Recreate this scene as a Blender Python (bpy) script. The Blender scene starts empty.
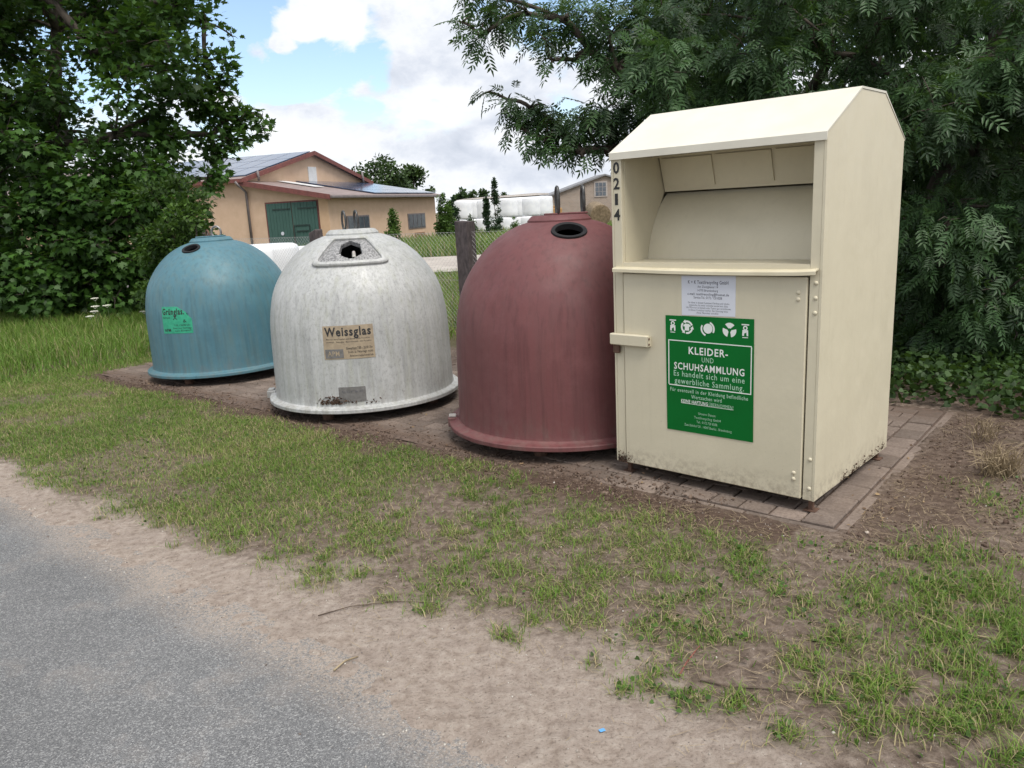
import bpy, math, random
import numpy as np
from mathutils import Matrix, Vector, Quaternion
R_=math.radians
random.seed(4); rng=np.random.default_rng(11)
sc=bpy.context.scene; COL=sc.collection
# ------------------------------------------------------------------ camera
PITCH,ROLL,F=R_(12.73),R_(2.94),777.4
EYE=np.array([0,0,1.55])
fw=np.array([0,math.cos(PITCH),-math.sin(PITCH)]); r0=np.array([1.,0,0]); u0=np.cross(r0,fw)
cr=math.cos(ROLL)*r0-math.sin(ROLL)*u0; cu=math.sin(ROLL)*r0+math.cos(ROLL)*u0
cam=bpy.data.cameras.new('camera'); co=bpy.data.objects.new('camera',cam); COL.objects.link(co)
cam.sensor_width=36; cam.lens=F/1024*36; cam.clip_start=.05; cam.clip_end=3000
m=Matrix.Identity(4)
for i in range(3):
    m[i][0]=cr[i]; m[i][1]=cu[i]; m[i][2]=-fw[i]; m[i][3]=EYE[i]
co.matrix_world=m; sc.camera=co
def ray(px,py): return fw+cr*(px-512)/F+cu*(384-py)/F
def gnd(px,py,z=0.):
    d=ray(px,py); t=(z-EYE[2])/d[2]; return EYE+d*t
def at(px,py,Y):                      # the point seen there at distance Y
    d=ray(px,py); return EYE+d*(Y/d[1])
# ------------------------------------------------------------------ helpers
def tag(o,label=None,cat=None,group=None,kind=None):
    if label: o['label']=label
    if cat: o['category']=cat
    if group: o['group']=group
    if kind: o['kind']=kind
    return o
def empty(name,loc=(0,0,0),rz=0.):
    o=bpy.data.objects.new(name,None); COL.objects.link(o); o.location=loc; o.rotation_euler=(0,0,rz); o.empty_display_size=.1; return o
class MB:
    def __init__(s): s.v=[]; s.f=[]
    def add(s,v,f):
        b=len(s.v); s.v+= [tuple(map(float,p)) for p in v]; s.f+=[tuple(i+b for i in q) for q in f]; return s
    def box(s,x0,x1,y0,y1,z0,z1,M=None,c=0.):
        if c>0:   # chamfered box
            xs=[x0,x1];ys=[y0,y1];zs=[z0,z1];v=[];idx={}
            for i in (0,1):
                for j in (0,1):
                    for k in (0,1):
                        sx,sy,sz=(1,-1)[i],(1,-1)[j],(1,-1)[k]; p=(xs[i],ys[j],zs[k])
                        for a in range(3):
                            q=[p[0]+sx*c,p[1]+sy*c,p[2]+sz*c]; q[a]=p[a]
                            idx[(i,j,k,a)]=len(v); v.append(q)
            f=[]
            for a in range(3):
                b_,c_=[(1,2),(0,2),(0,1)][a]
                for e in (0,1):
                    loop=[]
                    for (p_,q_) in ((0,0),(1,0),(1,1),(0,1)):
                        key=[0,0,0]; key[a]=e; key[b_]=p_; key[c_]=q_; loop.append(idx[tuple(key)+(a,)])
                    f.append(loop)
            for a in range(3):   # edges along axis a
                b_,c_=[(1,2),(0,2),(0,1)][a]
                for p_ in (0,1):
                    for q_ in (0,1):
                        k0=[0,0,0];k1=[0,0,0];k1[a]=1
                        for k in (k0,k1): k[b_]=p_;k[c_]=q_
                        f.append([idx[tuple(k0)+(b_,)],idx[tuple(k1)+(b_,)],idx[tuple(k1)+(c_,)],idx[tuple(k0)+(c_,)]])
            for i in (0,1):
                for j in (0,1):
                    for k in (0,1): f.append([idx[(i,j,k,0)],idx[(i,j,k,1)],idx[(i,j,k,2)]])
        else:
            v=[(x,y,z) for x in (x0,x1) for y in (y0,y1) for z in (z0,z1)]
            f=[(0,1,3,2),(4,6,7,5),(0,4,5,1),(2,3,7,6),(0,2,6,4),(1,5,7,3)]
        if M is not None: v=[M@Vector(p) for p in v]
        return s.add(v,f)
    def prism(s,poly,fn,t0,t1):      # poly of 2-D points, fn(p,q,t) -> 3-D
        n=len(poly); v=[fn(p,q,t0) for p,q in poly]+[fn(p,q,t1) for p,q in poly]
        f=[tuple(range(n))[::-1],tuple(range(n,2*n))]+[(i,(i+1)%n,n+(i+1)%n,n+i) for i in range(n)]
        return s.add(v,f)
    def tube(s,pts,rad,seg=8,cap=True,closed=False):
        pts=[np.array(p,float) for p in pts]; n=len(pts)
        if np.isscalar(rad): rad=[rad]*n
        v=[];prev=None
        for i,p in enumerate(pts):
            a=pts[(i-1)%n] if (i>0 or closed) else p; b=pts[(i+1)%n] if (i<n-1 or closed) else p
            t=b-a; t/=np.linalg.norm(t)+1e-12
            if prev is None:
                h=np.array([0,0,1.]) if abs(t[2])<.9 else np.array([1.,0,0]); x=np.cross(h,t)
            else: x=prev-t*(prev@t)
            x/=np.linalg.norm(x)+1e-12; prev=x; y=np.cross(t,x)
            for k in range(seg):
                a_=2*math.pi*k/seg; v.append(p+rad[i]*(math.cos(a_)*x+math.sin(a_)*y))
        f=[]
        for i in range(n if closed else n-1):
            j=(i+1)%n
            for k in range(seg): f.append((i*seg+k,i*seg+(k+1)%seg,j*seg+(k+1)%seg,j*seg+k))
        if cap and not closed: f+=[tuple(range(seg))[::-1],tuple(range((n-1)*seg,n*seg))]
        return s.add(v,f)
    def lathe(s,prof,seg=48,c=(0,0,0),close=False):
        v=[];n=len(prof)
        for r,z in prof:
            for k in range(seg):
                a=2*math.pi*k/seg; v.append((c[0]+r*math.cos(a),c[1]+r*math.sin(a),c[2]+z))
        f=[(i*seg+k,i*seg+(k+1)%seg,(i+1)*seg+(k+1)%seg,(i+1)*seg+k) for i in range(n-1) for k in range(seg)]
        if close: f+=[((n-1)*seg+k,(n-1)*seg+(k+1)%seg,(k+1)%seg,k) for k in range(seg)]
        else:
            if prof[0][0]>1e-6: f.append(tuple(range(seg))[::-1])
            if prof[-1][0]>1e-6: f.append(tuple(range((n-1)*seg,n*seg)))
        return s.add(v,f)
    def build(s,name,mt,parent=None,smooth=False,ang=None,fixn=True):
        me=bpy.data.meshes.new(name); me.from_pydata(s.v,[],s.f); me.update()
        if fixn:
            import bmesh
            bm=bmesh.new(); bm.from_mesh(me); bmesh.ops.recalc_face_normals(bm,faces=bm.faces); bm.to_mesh(me); bm.free()
        if mt: me.materials.append(mt)
        if smooth or ang:
            me.shade_smooth()
            if ang: me.set_sharp_from_angle(angle=R_(ang))
        o=bpy.data.objects.new(name,me); COL.objects.link(o)
        if parent: o.parent=parent
        return o
def npmesh(name,V,faces_flat,loop_tot,mt,parent=None,attrs=None,smooth=False):
    me=bpy.data.meshes.new(name); V=np.asarray(V,np.float32)
    me.vertices.add(len(V)); me.vertices.foreach_set('co',V.ravel())
    ff=np.asarray(faces_flat,np.int32); lt=np.asarray(loop_tot,np.int32)
    me.loops.add(len(ff)); me.loops.foreach_set('vertex_index',ff)
    me.polygons.add(len(lt)); ls=np.concatenate([[0],np.cumsum(lt)[:-1]]).astype(np.int32)
    me.polygons.foreach_set('loop_start',ls)
    try: me.polygons.foreach_set('loop_total',lt)
    except Exception: pass
    if smooth: me.polygons.foreach_set('use_smooth',np.ones(len(lt),bool))
    me.update(calc_edges=True); me.validate()
    for k,a in (attrs or {}).items():
        at_=me.attributes.new(k,'FLOAT','POINT'); at_.data.foreach_set('value',np.asarray(a,np.float32))
    me.materials.append(mt)
    o=bpy.data.objects.new(name,me); COL.objects.link(o)
    if parent: o.parent=parent
    return o
def scatter(name,tv,tf,pos,X,Y,Z,mt,parent=None,tint=None,extra=None):
    """copies of a small template (tv verts, tf faces) merged into one mesh; X,Y,Z = scaled axes per copy"""
    tv=np.asarray(tv,float); N=len(pos); K=len(tv)
    V=pos[:,None,:]+tv[None,:,0,None]*X[:,None,:]+tv[None,:,1,None]*Y[:,None,:]+tv[None,:,2,None]*Z[:,None,:]
    flat=np.concatenate([np.array(f) for f in tf]); lt=np.array([len(f) for f in tf])
    FF=(flat[None,:]+(np.arange(N)*K)[:,None]).ravel(); LT=np.tile(lt,N)
    a={}
    if tint is not None: a['tint']=np.repeat(tint,K)
    return npmesh(name,V.reshape(-1,3),FF,LT,mt,parent,a)
def unit(a): return a/(np.linalg.norm(a,axis=-1,keepdims=True)+1e-9)
# value noise
def vnoise(x,y,seed=0):
    xi=np.floor(x).astype(np.int64); yi=np.floor(y).astype(np.int64); fx=x-xi; fy=y-yi
    fx=fx*fx*(3-2*fx); fy=fy*fy*(3-2*fy)
    def h(a,b):
        n=(a*374761393+b*668265263+seed*1442695041)&0x7fffffff; n=((n^(n>>13))*1274126177)&0x7fffffff; return ((n^(n>>16))&0xffff)/65535.
    return (h(xi,yi)*(1-fx)+h(xi+1,yi)*fx)*(1-fy)+(h(xi,yi+1)*(1-fx)+h(xi+1,yi+1)*fx)*fy
def fbm(x,y,seed=0,o=4):
    s=0;a=.5;t=0
    for i in range(o): s=s+a*vnoise(x*2**i,y*2**i,seed+i*7); t+=a; a*=.55
    return s/t
def ss(a,b,x): t=np.clip((x-a)/(b-a),0,1); return t*t*(3-2*t)
# ------------------------------------------------------------------ materials
class NT:
    def __init__(s,name):
        s.m=bpy.data.materials.new(name); s.m.use_nodes=True; s.t=s.m.node_tree; s.n=s.t.nodes; s.b=s.n['Principled BSDF']; s.out=s.n['Material Output']
        s.co=None
    def new(s,t,**k):
        n=s.n.new(t)
        for a,b in k.items():
            if a in n.inputs.keys() if isinstance(a,str) else False: n.inputs[a].default_value=b
            else: setattr(n,a,b)
        return n
    def link(s,a,b): s.t.links.new(a,b)
    def coord(s,scale=(1,1,1),kind='Object'):
        if s.co is None: s.co=s.n.new('ShaderNodeTexCoord')
        mp=s.n.new('ShaderNodeMapping'); mp.inputs['Scale'].default_value=scale; s.link(s.co.outputs[kind],mp.inputs['Vector']); return mp.outputs[0]
    def noise(s,scale,detail=4,rough=.55,vec=None,st=(1,1,1),dist=0):
        n=s.n.new('ShaderNodeTexNoise'); n.inputs['Scale'].default_value=scale; n.inputs['Detail'].default_value=detail; n.inputs['Roughness'].default_value=rough; n.inputs['Distortion'].default_value=dist
        s.link(vec or s.coord(st),n.inputs['Vector']); return n.outputs['Fac']
    def ramp(s,fac,stops):
        r=s.n.new('ShaderNodeValToRGB'); e=r.color_ramp.elements
        while len(e)<len(stops): e.new(.5)
        for i,(p,c) in enumerate(stops):
            e[i].position=p; e[i].color=tuple(c[:3])+(1,) if isinstance(c,(tuple,list)) else (c,c,c,1)
        s.link(fac,r.inputs[0]); return r.outputs[0]
    def mix(s,fac,a,b,mode='MIX'):
        n=s.n.new('ShaderNodeMix'); n.data_type='RGBA'; n.blend_type=mode
        for sk,v in ((n.inputs[0],fac),(n.inputs[6],a),(n.inputs[7],b)):
            if isinstance(v,(int,float)): sk.default_value=v
            elif isinstance(v,(tuple,list)): sk.default_value=tuple(v)[:3]+(1,)
            else: s.link(v,sk)
        return n.outputs[2]
    def math(s,op,a,b=None,clamp=False):
        n=s.n.new('ShaderNodeMath'); n.operation=op; n.use_clamp=clamp
        for i,v in enumerate((a,b)):
            if v is None: continue
            if isinstance(v,(int,float)): n.inputs[i].default_value=v
            else: s.link(v,n.inputs[i])
        return n.outputs[0]
    def attr(s,name):
        n=s.n.new('ShaderNodeAttribute'); n.attribute_name=name; return n.outputs['Fac']
    def sepz(s,kind='Object'):
        if s.co is None: s.co=s.n.new('ShaderNodeTexCoord')
        n=s.n.new('ShaderNodeSeparateXYZ'); s.link(s.co.outputs[kind],n.inputs[0]); return n.outputs
    def bump(s,h,strength=.3,dist=.01):
        n=s.n.new('ShaderNodeBump'); n.inputs['Strength'].default_value=strength; n.inputs['Distance'].default_value=dist; s.link(h,n.inputs['Height']); s.link(n.outputs[0],s.b.inputs['Normal'])
    def set(s,col=None,rough=None,metal=None,spec=None):
        if col is not None:
            if isinstance(col,(tuple,list)): s.b.inputs['Base Color'].default_value=tuple(col)[:3]+(1,)
            else: s.link(col,s.b.inputs['Base Color'])
        if rough is not None:
            if isinstance(rough,(int,float)): s.b.inputs['Roughness'].default_value=rough
            else: s.link(rough,s.b.inputs['Roughness'])
        if metal is not None: s.b.inputs['Metallic'].default_value=metal
        if spec is not None: s.b.inputs['Specular IOR Level'].default_value=spec
        return s.m
def simple(name,a,b=None,scale=6,rough=.6,bump=0,metal=0,st=(1,1,1),spec=.5,lo=.35,hi=.65):
    t=NT(name); b=b or tuple(x*.75 for x in a)
    f=t.noise(scale,6,.6,st=st); t.set(t.ramp(f,[(lo,b),(hi,a)]),rough,metal,spec)
    if bump: t.bump(f,bump,.01)
    return t.m
def leafmat(name,dark,light,spec=.35,rough=.45,trans=.3):
    t=NT(name); tn=t.attr('tint')
    c=t.ramp(tn,[(0,dark),(.75,light),(1,tuple(min(1,x*1.25) for x in light))]); t.set(c,rough,spec=spec)
    tr=t.n.new('ShaderNodeBsdfTranslucent'); t.link(t.mix(.5,c,(.14,.26,.02),'MIX'),tr.inputs[0])
    mx=t.n.new('ShaderNodeMixShader'); mx.inputs[0].default_value=trans
    t.link(t.b.outputs[0],mx.inputs[1]); t.link(tr.outputs[0],mx.inputs[2]); t.link(mx.outputs[0],t.out.inputs['Surface']); return t.m
M={}
def cream(name,splash=True):
    t=NT(name)
    base=t.mix(t.noise(2.2,3),(.625,.572,.435),(.575,.522,.385))
    fine=t.ramp(t.noise(55,3,.7),[(.0,0),(.70,0),(.80,1)])
    base=t.mix(t.math('MULTIPLY',fine,.35),base,(.30,.24,.16))
    streak=t.ramp(t.noise(5,5,.6,st=(7,7,.5)),[(.55,0),(.8,1)])
    base=t.mix(t.math('MULTIPLY',streak,.22),base,(.42,.37,.27))
    scr=t.ramp(t.noise(30,6,.8,st=(.35,.35,6)),[(.66,0),(.74,.35)]); base=t.mix(scr,base,(.50,.46,.38))
    rst=t.ramp(t.noise(60,4,.8),[(.70,0),(.76,.85)]); base=t.mix(rst,base,(.20,.11,.06))
    blot=t.ramp(t.noise(1.1,7,.75),[(.42,0),(.72,.6)]); base=t.mix(blot,base,(.50,.455,.345))
    if splash:
        z=t.sepz()[2]
        hm=t.ramp(z,[(.06,1),(.20,0)])
        hi=t.ramp(t.noise(26,7,.75),[(.44,0),(.62,1)])
        base=t.mix(t.math('MULTIPLY',t.math('MULTIPLY',hm,hi),.6),base,(.16,.12,.085))
        hm2=t.ramp(z,[(.06,1),(.6,0)]); sp=t.ramp(t.noise(120,3,.7),[(.64,0),(.72,1)])
        base=t.mix(t.math('MULTIPLY',t.math('MULTIPLY',hm2,sp),.6),base,(.2,.15,.1))
    t.set(base,t.ramp(t.noise(6,6,.7),[(.3,.36),(.7,.55)])); t.bump(t.math('ADD',t.math('MULTIPLY',t.noise(2.3,2),6.),t.noise(18,3)),.10,.012); return t.m
M['cream']=cream('cream_paint')
M['cream_in']=cream('cream_paint_inside',False)
def grp(name,a,b,stain,streaks=.4,rough=.5,speck=.0,speckc=(.1,.1,.09),green=0):
    t=NT(name)
    c=t.mix(t.ramp(t.noise(1.6,5,.6),[(.35,0),(.65,1)]),a,b)
    s1=t.ramp(t.noise(4,6,.65,st=(5,5,.45)),[(.45,0),(.75,1)])
    c=t.mix(t.math('MULTIPLY',s1,streaks),c,stain)
    s2=t.ramp(t.noise(9,8,.75),[(.56,0),(.72,1)])
    c=t.mix(t.math('MULTIPLY',s2,streaks*.6),c,tuple(min(1,x*1.3+.02) for x in b))
    if speck:
        s3=t.ramp(t.noise(55,8,.85,st=(1,1,.6)),[(.50,0),(.62,1)])
        c=t.mix(t.math('MULTIPLY',s3,speck),c,speckc)
        s4=t.ramp(t.noise(7,6,.7,st=(3,3,.35)),[(.5,0),(.7,1)])
        c=t.mix(t.math('MULTIPLY',s4,green),c,(.26,.27,.17))
    dr=t.ramp(t.noise(3.2,5,.6,st=(9,9,.28)),[(.50,0),(.66,1)]); c=t.mix(t.math('MULTIPLY',dr,.42),c,tuple(x*.62 for x in b))
    ch=t.ramp(t.noise(2.7,9,.78),[(.50,0),(.66,1)]); c=t.mix(t.math('MULTIPLY',ch,.22),c,tuple(min(1,x*1.25+.035) for x in a))
    sc_=t.ramp(t.noise(38,5,.8,st=(.5,.5,1.)),[(.68,0),(.74,.5)]); c=t.mix(sc_,c,tuple(x*.45 for x in b))
    z=t.sepz()[2]; low=t.ramp(z,[(.1,1),(.34,0)])
    d=t.ramp(t.noise(14,7,.7,st=(1,1,.5)),[(.45,0),(.7,1)])
    c=t.mix(t.math('MULTIPLY',t.math('MULTIPLY',low,d),.5),c,(.15,.12,.10))
    t.set(c,t.ramp(t.noise(8,4),[(.3,rough-.08),(.7,rough+.1)]))
    t.bump(t.noise(60,5,.7),.12,.004); return t.m
M['grp_blue']=grp('faded_blue_plastic',(.075,.185,.225),(.058,.150,.195),(.105,.155,.145),.6,.55)
M['grp_white']=grp('weathered_white_plastic',(.45,.455,.45),(.37,.378,.375),(.54,.545,.54),.6,.5,speck=.62,speckc=(.19,.195,.185),green=.40)
M['grp_red']=grp('faded_red_plastic',(.150,.050,.050),(.120,.038,.040),(.112,.050,.048),.5,.6)
M['black']=simple('black_rubber',(.016,.016,.018),(.010,.010,.011),30,.7,spec=.3)
M['dark']=simple('shade_black',(.012,.012,.012),(.008,.008,.008),10,.9)  # base plates: shade inside and under the bells put into the colour
M['steel']=simple('weathered_steel',(.33,.33,.33),(.20,.19,.18),40,.45,metal=.7)
M['dksteel']=simple('dark_steel',(.10,.10,.10),(.05,.05,.05),40,.35,metal=.5)
M['rust']=simple('rusty_steel',(.16,.09,.06),(.09,.05,.035),30,.8,metal=.2)
M['green_print']=simple('green_print',(.002,.135,.022),(.002,.115,.018),3,.6,spec=.15)
M['white_print']=simple('white_print',(.74,.78,.74),(.70,.74,.70),5,.5)
M['mint_print']=simple('mint_print',(.40,.62,.46),(.38,.6,.44),5,.5)
M['paper']=simple('white_paper',(.66,.68,.74),(.6,.62,.69),4,.6)
M['black_print']=simple('black_print',(.02,.02,.022),(.015,.015,.015),5,.5)
M['grey_print']=simple('grey_print',(.07,.07,.09),(.06,.06,.08),5,.6)
M['mint_label']=simple('faded_green_label',(.035,.36,.21),(.02,.27,.16),22,.5)
M['tan_label']=simple('faded_tan_label',(.36,.29,.20),(.27,.215,.15),25,.6)
M['grey_plate']=simple('grey_patch',(.17,.165,.16),(.12,.115,.11),30,.7)
M['mesh_panel']=simple('grey_mesh_panel',(.33,.33,.33),(.13,.13,.135),70,.6,lo=.4,hi=.6)
M['brown_dirt']=simple('caked_dirt',(.10,.055,.035),(.045,.03,.02),50,.95,bump=.6)
# ------------------------------------------------------------------ text
def text_polys(body,bold=0.,spacing=1.):
    cu_=bpy.data.curves.new('t','FONT'); cu_.body=body; cu_.size=1; cu_.offset=bold; cu_.space_character=spacing; cu_.resolution_u=2; cu_.fill_mode='BOTH' if False else 'FRONT'
    o=bpy.data.objects.new('t',cu_); COL.objects.link(o); dg=bpy.context.evaluated_depsgraph_get(); dg.update()
    me=bpy.data.meshes.new_from_object(o.evaluated_get(dg)); v=np.array([p.co[:2] for p in me.vertices]) if len(me.vertices) else np.zeros((0,2)); f=[tuple(p.vertices) for p in me.polygons]
    bpy.data.objects.remove(o); bpy.data.curves.remove(cu_); bpy.data.meshes.remove(me); return v,f
def text_fit(body,x0,x1,yc,h=None,bold=0.,hmax=None,spacing=1.14):
    bold=min(bold,.026 if body in ('Weissglas','Grünglas.','0','2','1','4') else .017)
    """text polygons fitted between x0 and x1, vertically about yc (cap-height h if given)"""
    v,f=text_polys(body,bold,spacing)
    if not len(v): return v,f
    lo=v.min(0);hi=v.max(0); sx=(x1-x0)/(hi[0]-lo[0]); sy=sx if h is None else h/.72
    v=np.stack([(v[:,0]-lo[0])*sx+x0,(v[:,1]-.35)*sy+yc],1); return v,f
# ------------------------------------------------------------------ world, sun
SUN_AZ=np.array([.46,-.89]); SUN_EL=R_(60)
w=bpy.data.worlds.new('World'); sc.world=w; w.use_nodes=True; wt=w.node_tree; wn=wt.nodes
for n in list(wn): wn.remove(n)
def wnew(t,**k):
    n=wn.new(t)
    for a,b in k.items(): setattr(n,a,b)
    return n
L=wt.links.new
sky=wnew('ShaderNodeTexSky',sky_type='NISHITA',sun_disc=False); sky.sun_elevation=SUN_EL; sky.sun_rotation=math.atan2(SUN_AZ[0],SUN_AZ[1]); sky.altitude=50; sky.air_density=1.0; sky.dust_density=1.2
tc=wnew('ShaderNodeTexCoord'); sep=wnew('ShaderNodeSeparateXYZ'); L(tc.outputs['Generated'],sep.inputs[0])
def wm(op,a,b=None,c=None,clamp=False):
    n=wnew('ShaderNodeMath',operation=op,use_clamp=clamp)
    for i,v in enumerate((a,b,c)):
        if v is None: continue
        if isinstance(v,(int,float)): n.inputs[i].default_value=v
        else: L(v,n.inputs[i])
    return n.outputs[0]
X,Y,Z=sep.outputs
AZ=wm('ARCTAN2',X,Y); EL=wm('ARCSINE',Z)
comb=wnew('ShaderNodeCombineXYZ'); L(wm('MULTIPLY',AZ,1.0),comb.inputs[0]); L(wm('MULTIPLY',EL,1.55),comb.inputs[1])
def wnoise(scale,detail,rough,dist=0,seed=0.):
    n=wnew('ShaderNodeTexNoise',noise_dimensions='4D'); n.inputs['Scale'].default_value=scale; n.inputs['Detail'].default_value=detail; n.inputs['Roughness'].default_value=rough; n.inputs['Distortion'].default_value=dist; n.inputs['W'].default_value=seed
    L(comb.outputs[0],n.inputs['Vector']); return n.outputs['Fac']
def wramp(f,stops):
    r=wnew('ShaderNodeValToRGB'); e=r.color_ramp.elements
    while len(e)<len(stops): e.new(.5)
    for i,(p,c) in enumerate(stops): e[i].position=p; e[i].color=(tuple(c) if isinstance(c,tuple) else (c,c,c))+(1,)
    L(f,r.inputs[0]); return r.outputs[0]
def blob(az,el,ra,re):     # 1 at the centre of a region of the sky, 0 outside
    a=wm('DIVIDE',wm('SUBTRACT',AZ,R_(az)),R_(ra)); b=wm('DIVIDE',wm('SUBTRACT',EL,R_(el)),R_(re))
    d=wm('ADD',wm('MULTIPLY',a,a),wm('MULTIPLY',b,b)); return wm('SUBTRACT',1.,d,clamp=True)
def azel(px,py):
    d=unit(ray(px,py)); return math.degrees(math.atan2(d[0],d[1])),math.degrees(math.asin(d[2]))
gaps=0.
for px,py,rx,ry,k in ((245,10,4.2,3.,1.2),(222,45,3.4,3.6,1.2),(322,62,3.6,2.4,1.15),(285,78,3.6,1.9,1.),(375,50,1.4,3.,.9),(345,108,2.8,1.2,.45),(246,70,2.4,2.4,.8),(700,20,12,5,.8),(60,60,10,8,.5)):
    a,e=azel(px,py); gaps=wm('ADD',gaps,wm('MULTIPLY',blob(a,e,rx,ry),k))
for px,py,rx,ry,k in ((318,12,3.4,1.9,.9),(268,55,2.2,1.5,.8),(238,90,2.4,1.6,.7),(300,118,3.5,1.,.5),(290,35,2.,1.4,.7)):
    a,e=azel(px,py); gaps=wm('SUBTRACT',gaps,wm('MULTIPLY',blob(a,e,rx,ry),k),clamp=True)
n1=wnoise(7.5,12,.60,.35,3.1)
n4=wnoise(26.,8,.65,.3,5.)
dens=wm('SUBTRACT',wm('ADD',wm('ADD',wm('MULTIPLY',n1,1.25),wm('MULTIPLY',n4,.16)),-.10),wm('MULTIPLY',wm('POWER',gaps,.6),.33))
cover=wramp(dens,[(.415,0.),(.50,.75),(.56,1.)])
n2=wnoise(6.5,10,.6,.3,8.4); n3=wnoise(17.,10,.65,.4,1.7)
shade=0.
for px,py,rx,ry,k in ((425,55,5.,3.,.13),(500,95,5.,2.5,.10),(460,150,7.,1.6,.13),(560,170,7,1.2,.15),(330,25,3,2,-.2),(440,108,5,1.6,-.22),(300,140,6,2,-.12),(500,140,3.,1.2,-.2)):
    a,e=azel(px,py); shade=wm('ADD',shade,wm('MULTIPLY',blob(a,e,rx,ry),k))
sh=wm('ADD',wm('ADD',wm('MULTIPLY',n2,.72),wm('MULTIPLY',n3,.50)),shade)
ccol=wramp(sh,[(.45,(.90,.91,.92)),(.60,(.80,.825,.87)),(.72,(.64,.68,.76)),(.92,(.47,.52,.61))])
bw=wnew('ShaderNodeMix',data_type='RGBA'); bw.blend_type='MIX'
SKYS=.11
sm=wnew('ShaderNodeVectorMath',operation='SCALE'); L(sky.outputs[0],sm.inputs[0]); sm.inputs['Scale'].default_value=1.65
cs=wnew('ShaderNodeVectorMath',operation='SCALE'); L(ccol,cs.inputs[0]); cs.inputs['Scale'].default_value=1.0/SKYS*1.0
L(cover,bw.inputs[0]); L(sm.outputs[0],bw.inputs[6]); L(cs.outputs[0],bw.inputs[7])
bg=wnew('ShaderNodeBackground'); bg.inputs['Strength'].default_value=SKYS; L(bw.outputs[2],bg.inputs['Color'])
wo=wnew('ShaderNodeOutputWorld'); L(bg.outputs[0],wo.inputs[0])
sl=bpy.data.lights.new('sun','SUN'); sl.energy=2.9; sl.angle=R_(30); sl.color=(1,.95,.87); so=bpy.data.objects.new('sun',sl); COL.objects.link(so)
sd=Vector((SUN_AZ[0]*math.cos(SUN_EL),SUN_AZ[1]*math.cos(SUN_EL),math.sin(SUN_EL))); so.rotation_euler=sd.to_track_quat('Z','Y').to_euler(); so.location=(3,-4,9)
sc.view_settings.view_transform='Standard'; sc.view_settings.look='None'; sc.view_settings.gamma=1; sc.view_settings.exposure=0.27
sc.cycles.use_denoising=True; sc.cycles.max_bounces=6; sc.cycles.diffuse_bounces=3; sc.cycles.glossy_bounces=2; sc.cycles.transmission_bounces=3; sc.cycles.use_adaptive_sampling=True; sc.cycles.adaptive_threshold=.02
sc.cycles.sample_clamp_indirect=6
# ------------------------------------------------------------------ ground
def sn(x,y): return .765*x-.644*y,.644*x+.765*y
def xy(s,n): return .765*s+.644*n,-.644*s+.765*n
def sandedge(s): return np.interp(s,[-9,-6,-4,-2.8,-1.8,-1.2,-.5,.3],[1.62,1.62,1.64,1.82,1.98,1.98,1.80,1.68])
TUFTS=[(535,625,.05,1),(545,600,.06,1),(620,640,.06,1),(655,600,.10,.9),(590,580,.12,.9),(500,575,.12,.9),(720,640,.08,1.1),(760,640,.07,1),(820,700,.07,1.2),(840,640,.10,1),(625,690,.04,1.),(385,600,.05,.9),(460,590,.05,1),(700,600,.1,.8),(790,600,.12,.9),(230,550,.05,.9),(270,560,.06,1),(430,610,.07,1.2),(475,605,.04,1),(505,640,.06,1.2),(570,630,.04,1.3),(320,575,.12,1.1),(358,575,.06,1),(600,665,.05,1),(690,630,.08,1.2),(660,685,.07,1.5),(690,700,.06,1.4),(735,705,.05,1.4),(785,740,.05,1.3),(800,665,.08,1.3),(745,560,.15,1),(640,545,.2,.8),(880,600,.2,.8),(960,600,.25,1.2),(1000,650,.3,1.4),(950,700,.22,1.5),(870,690,.09,1.5),(850,730,.08,1.3),(1000,740,.15,1.2),(560,540,.2,.8),(450,570,.12,.8),(320,560,.08,.9),(100,517,.04,1),(160,525,.04,1),(60,503,.05,1),(175,545,.03,.8),(890,720,.05,1.2),(930,560,.2,.6),(510,605,.05,1),(700,545,.15,.7),(600,520,.2,.8)]
TP=[(gnd(a,b)[0],gnd(a,b)[1],r,k) for a,b,r,k in TUFTS]
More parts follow.
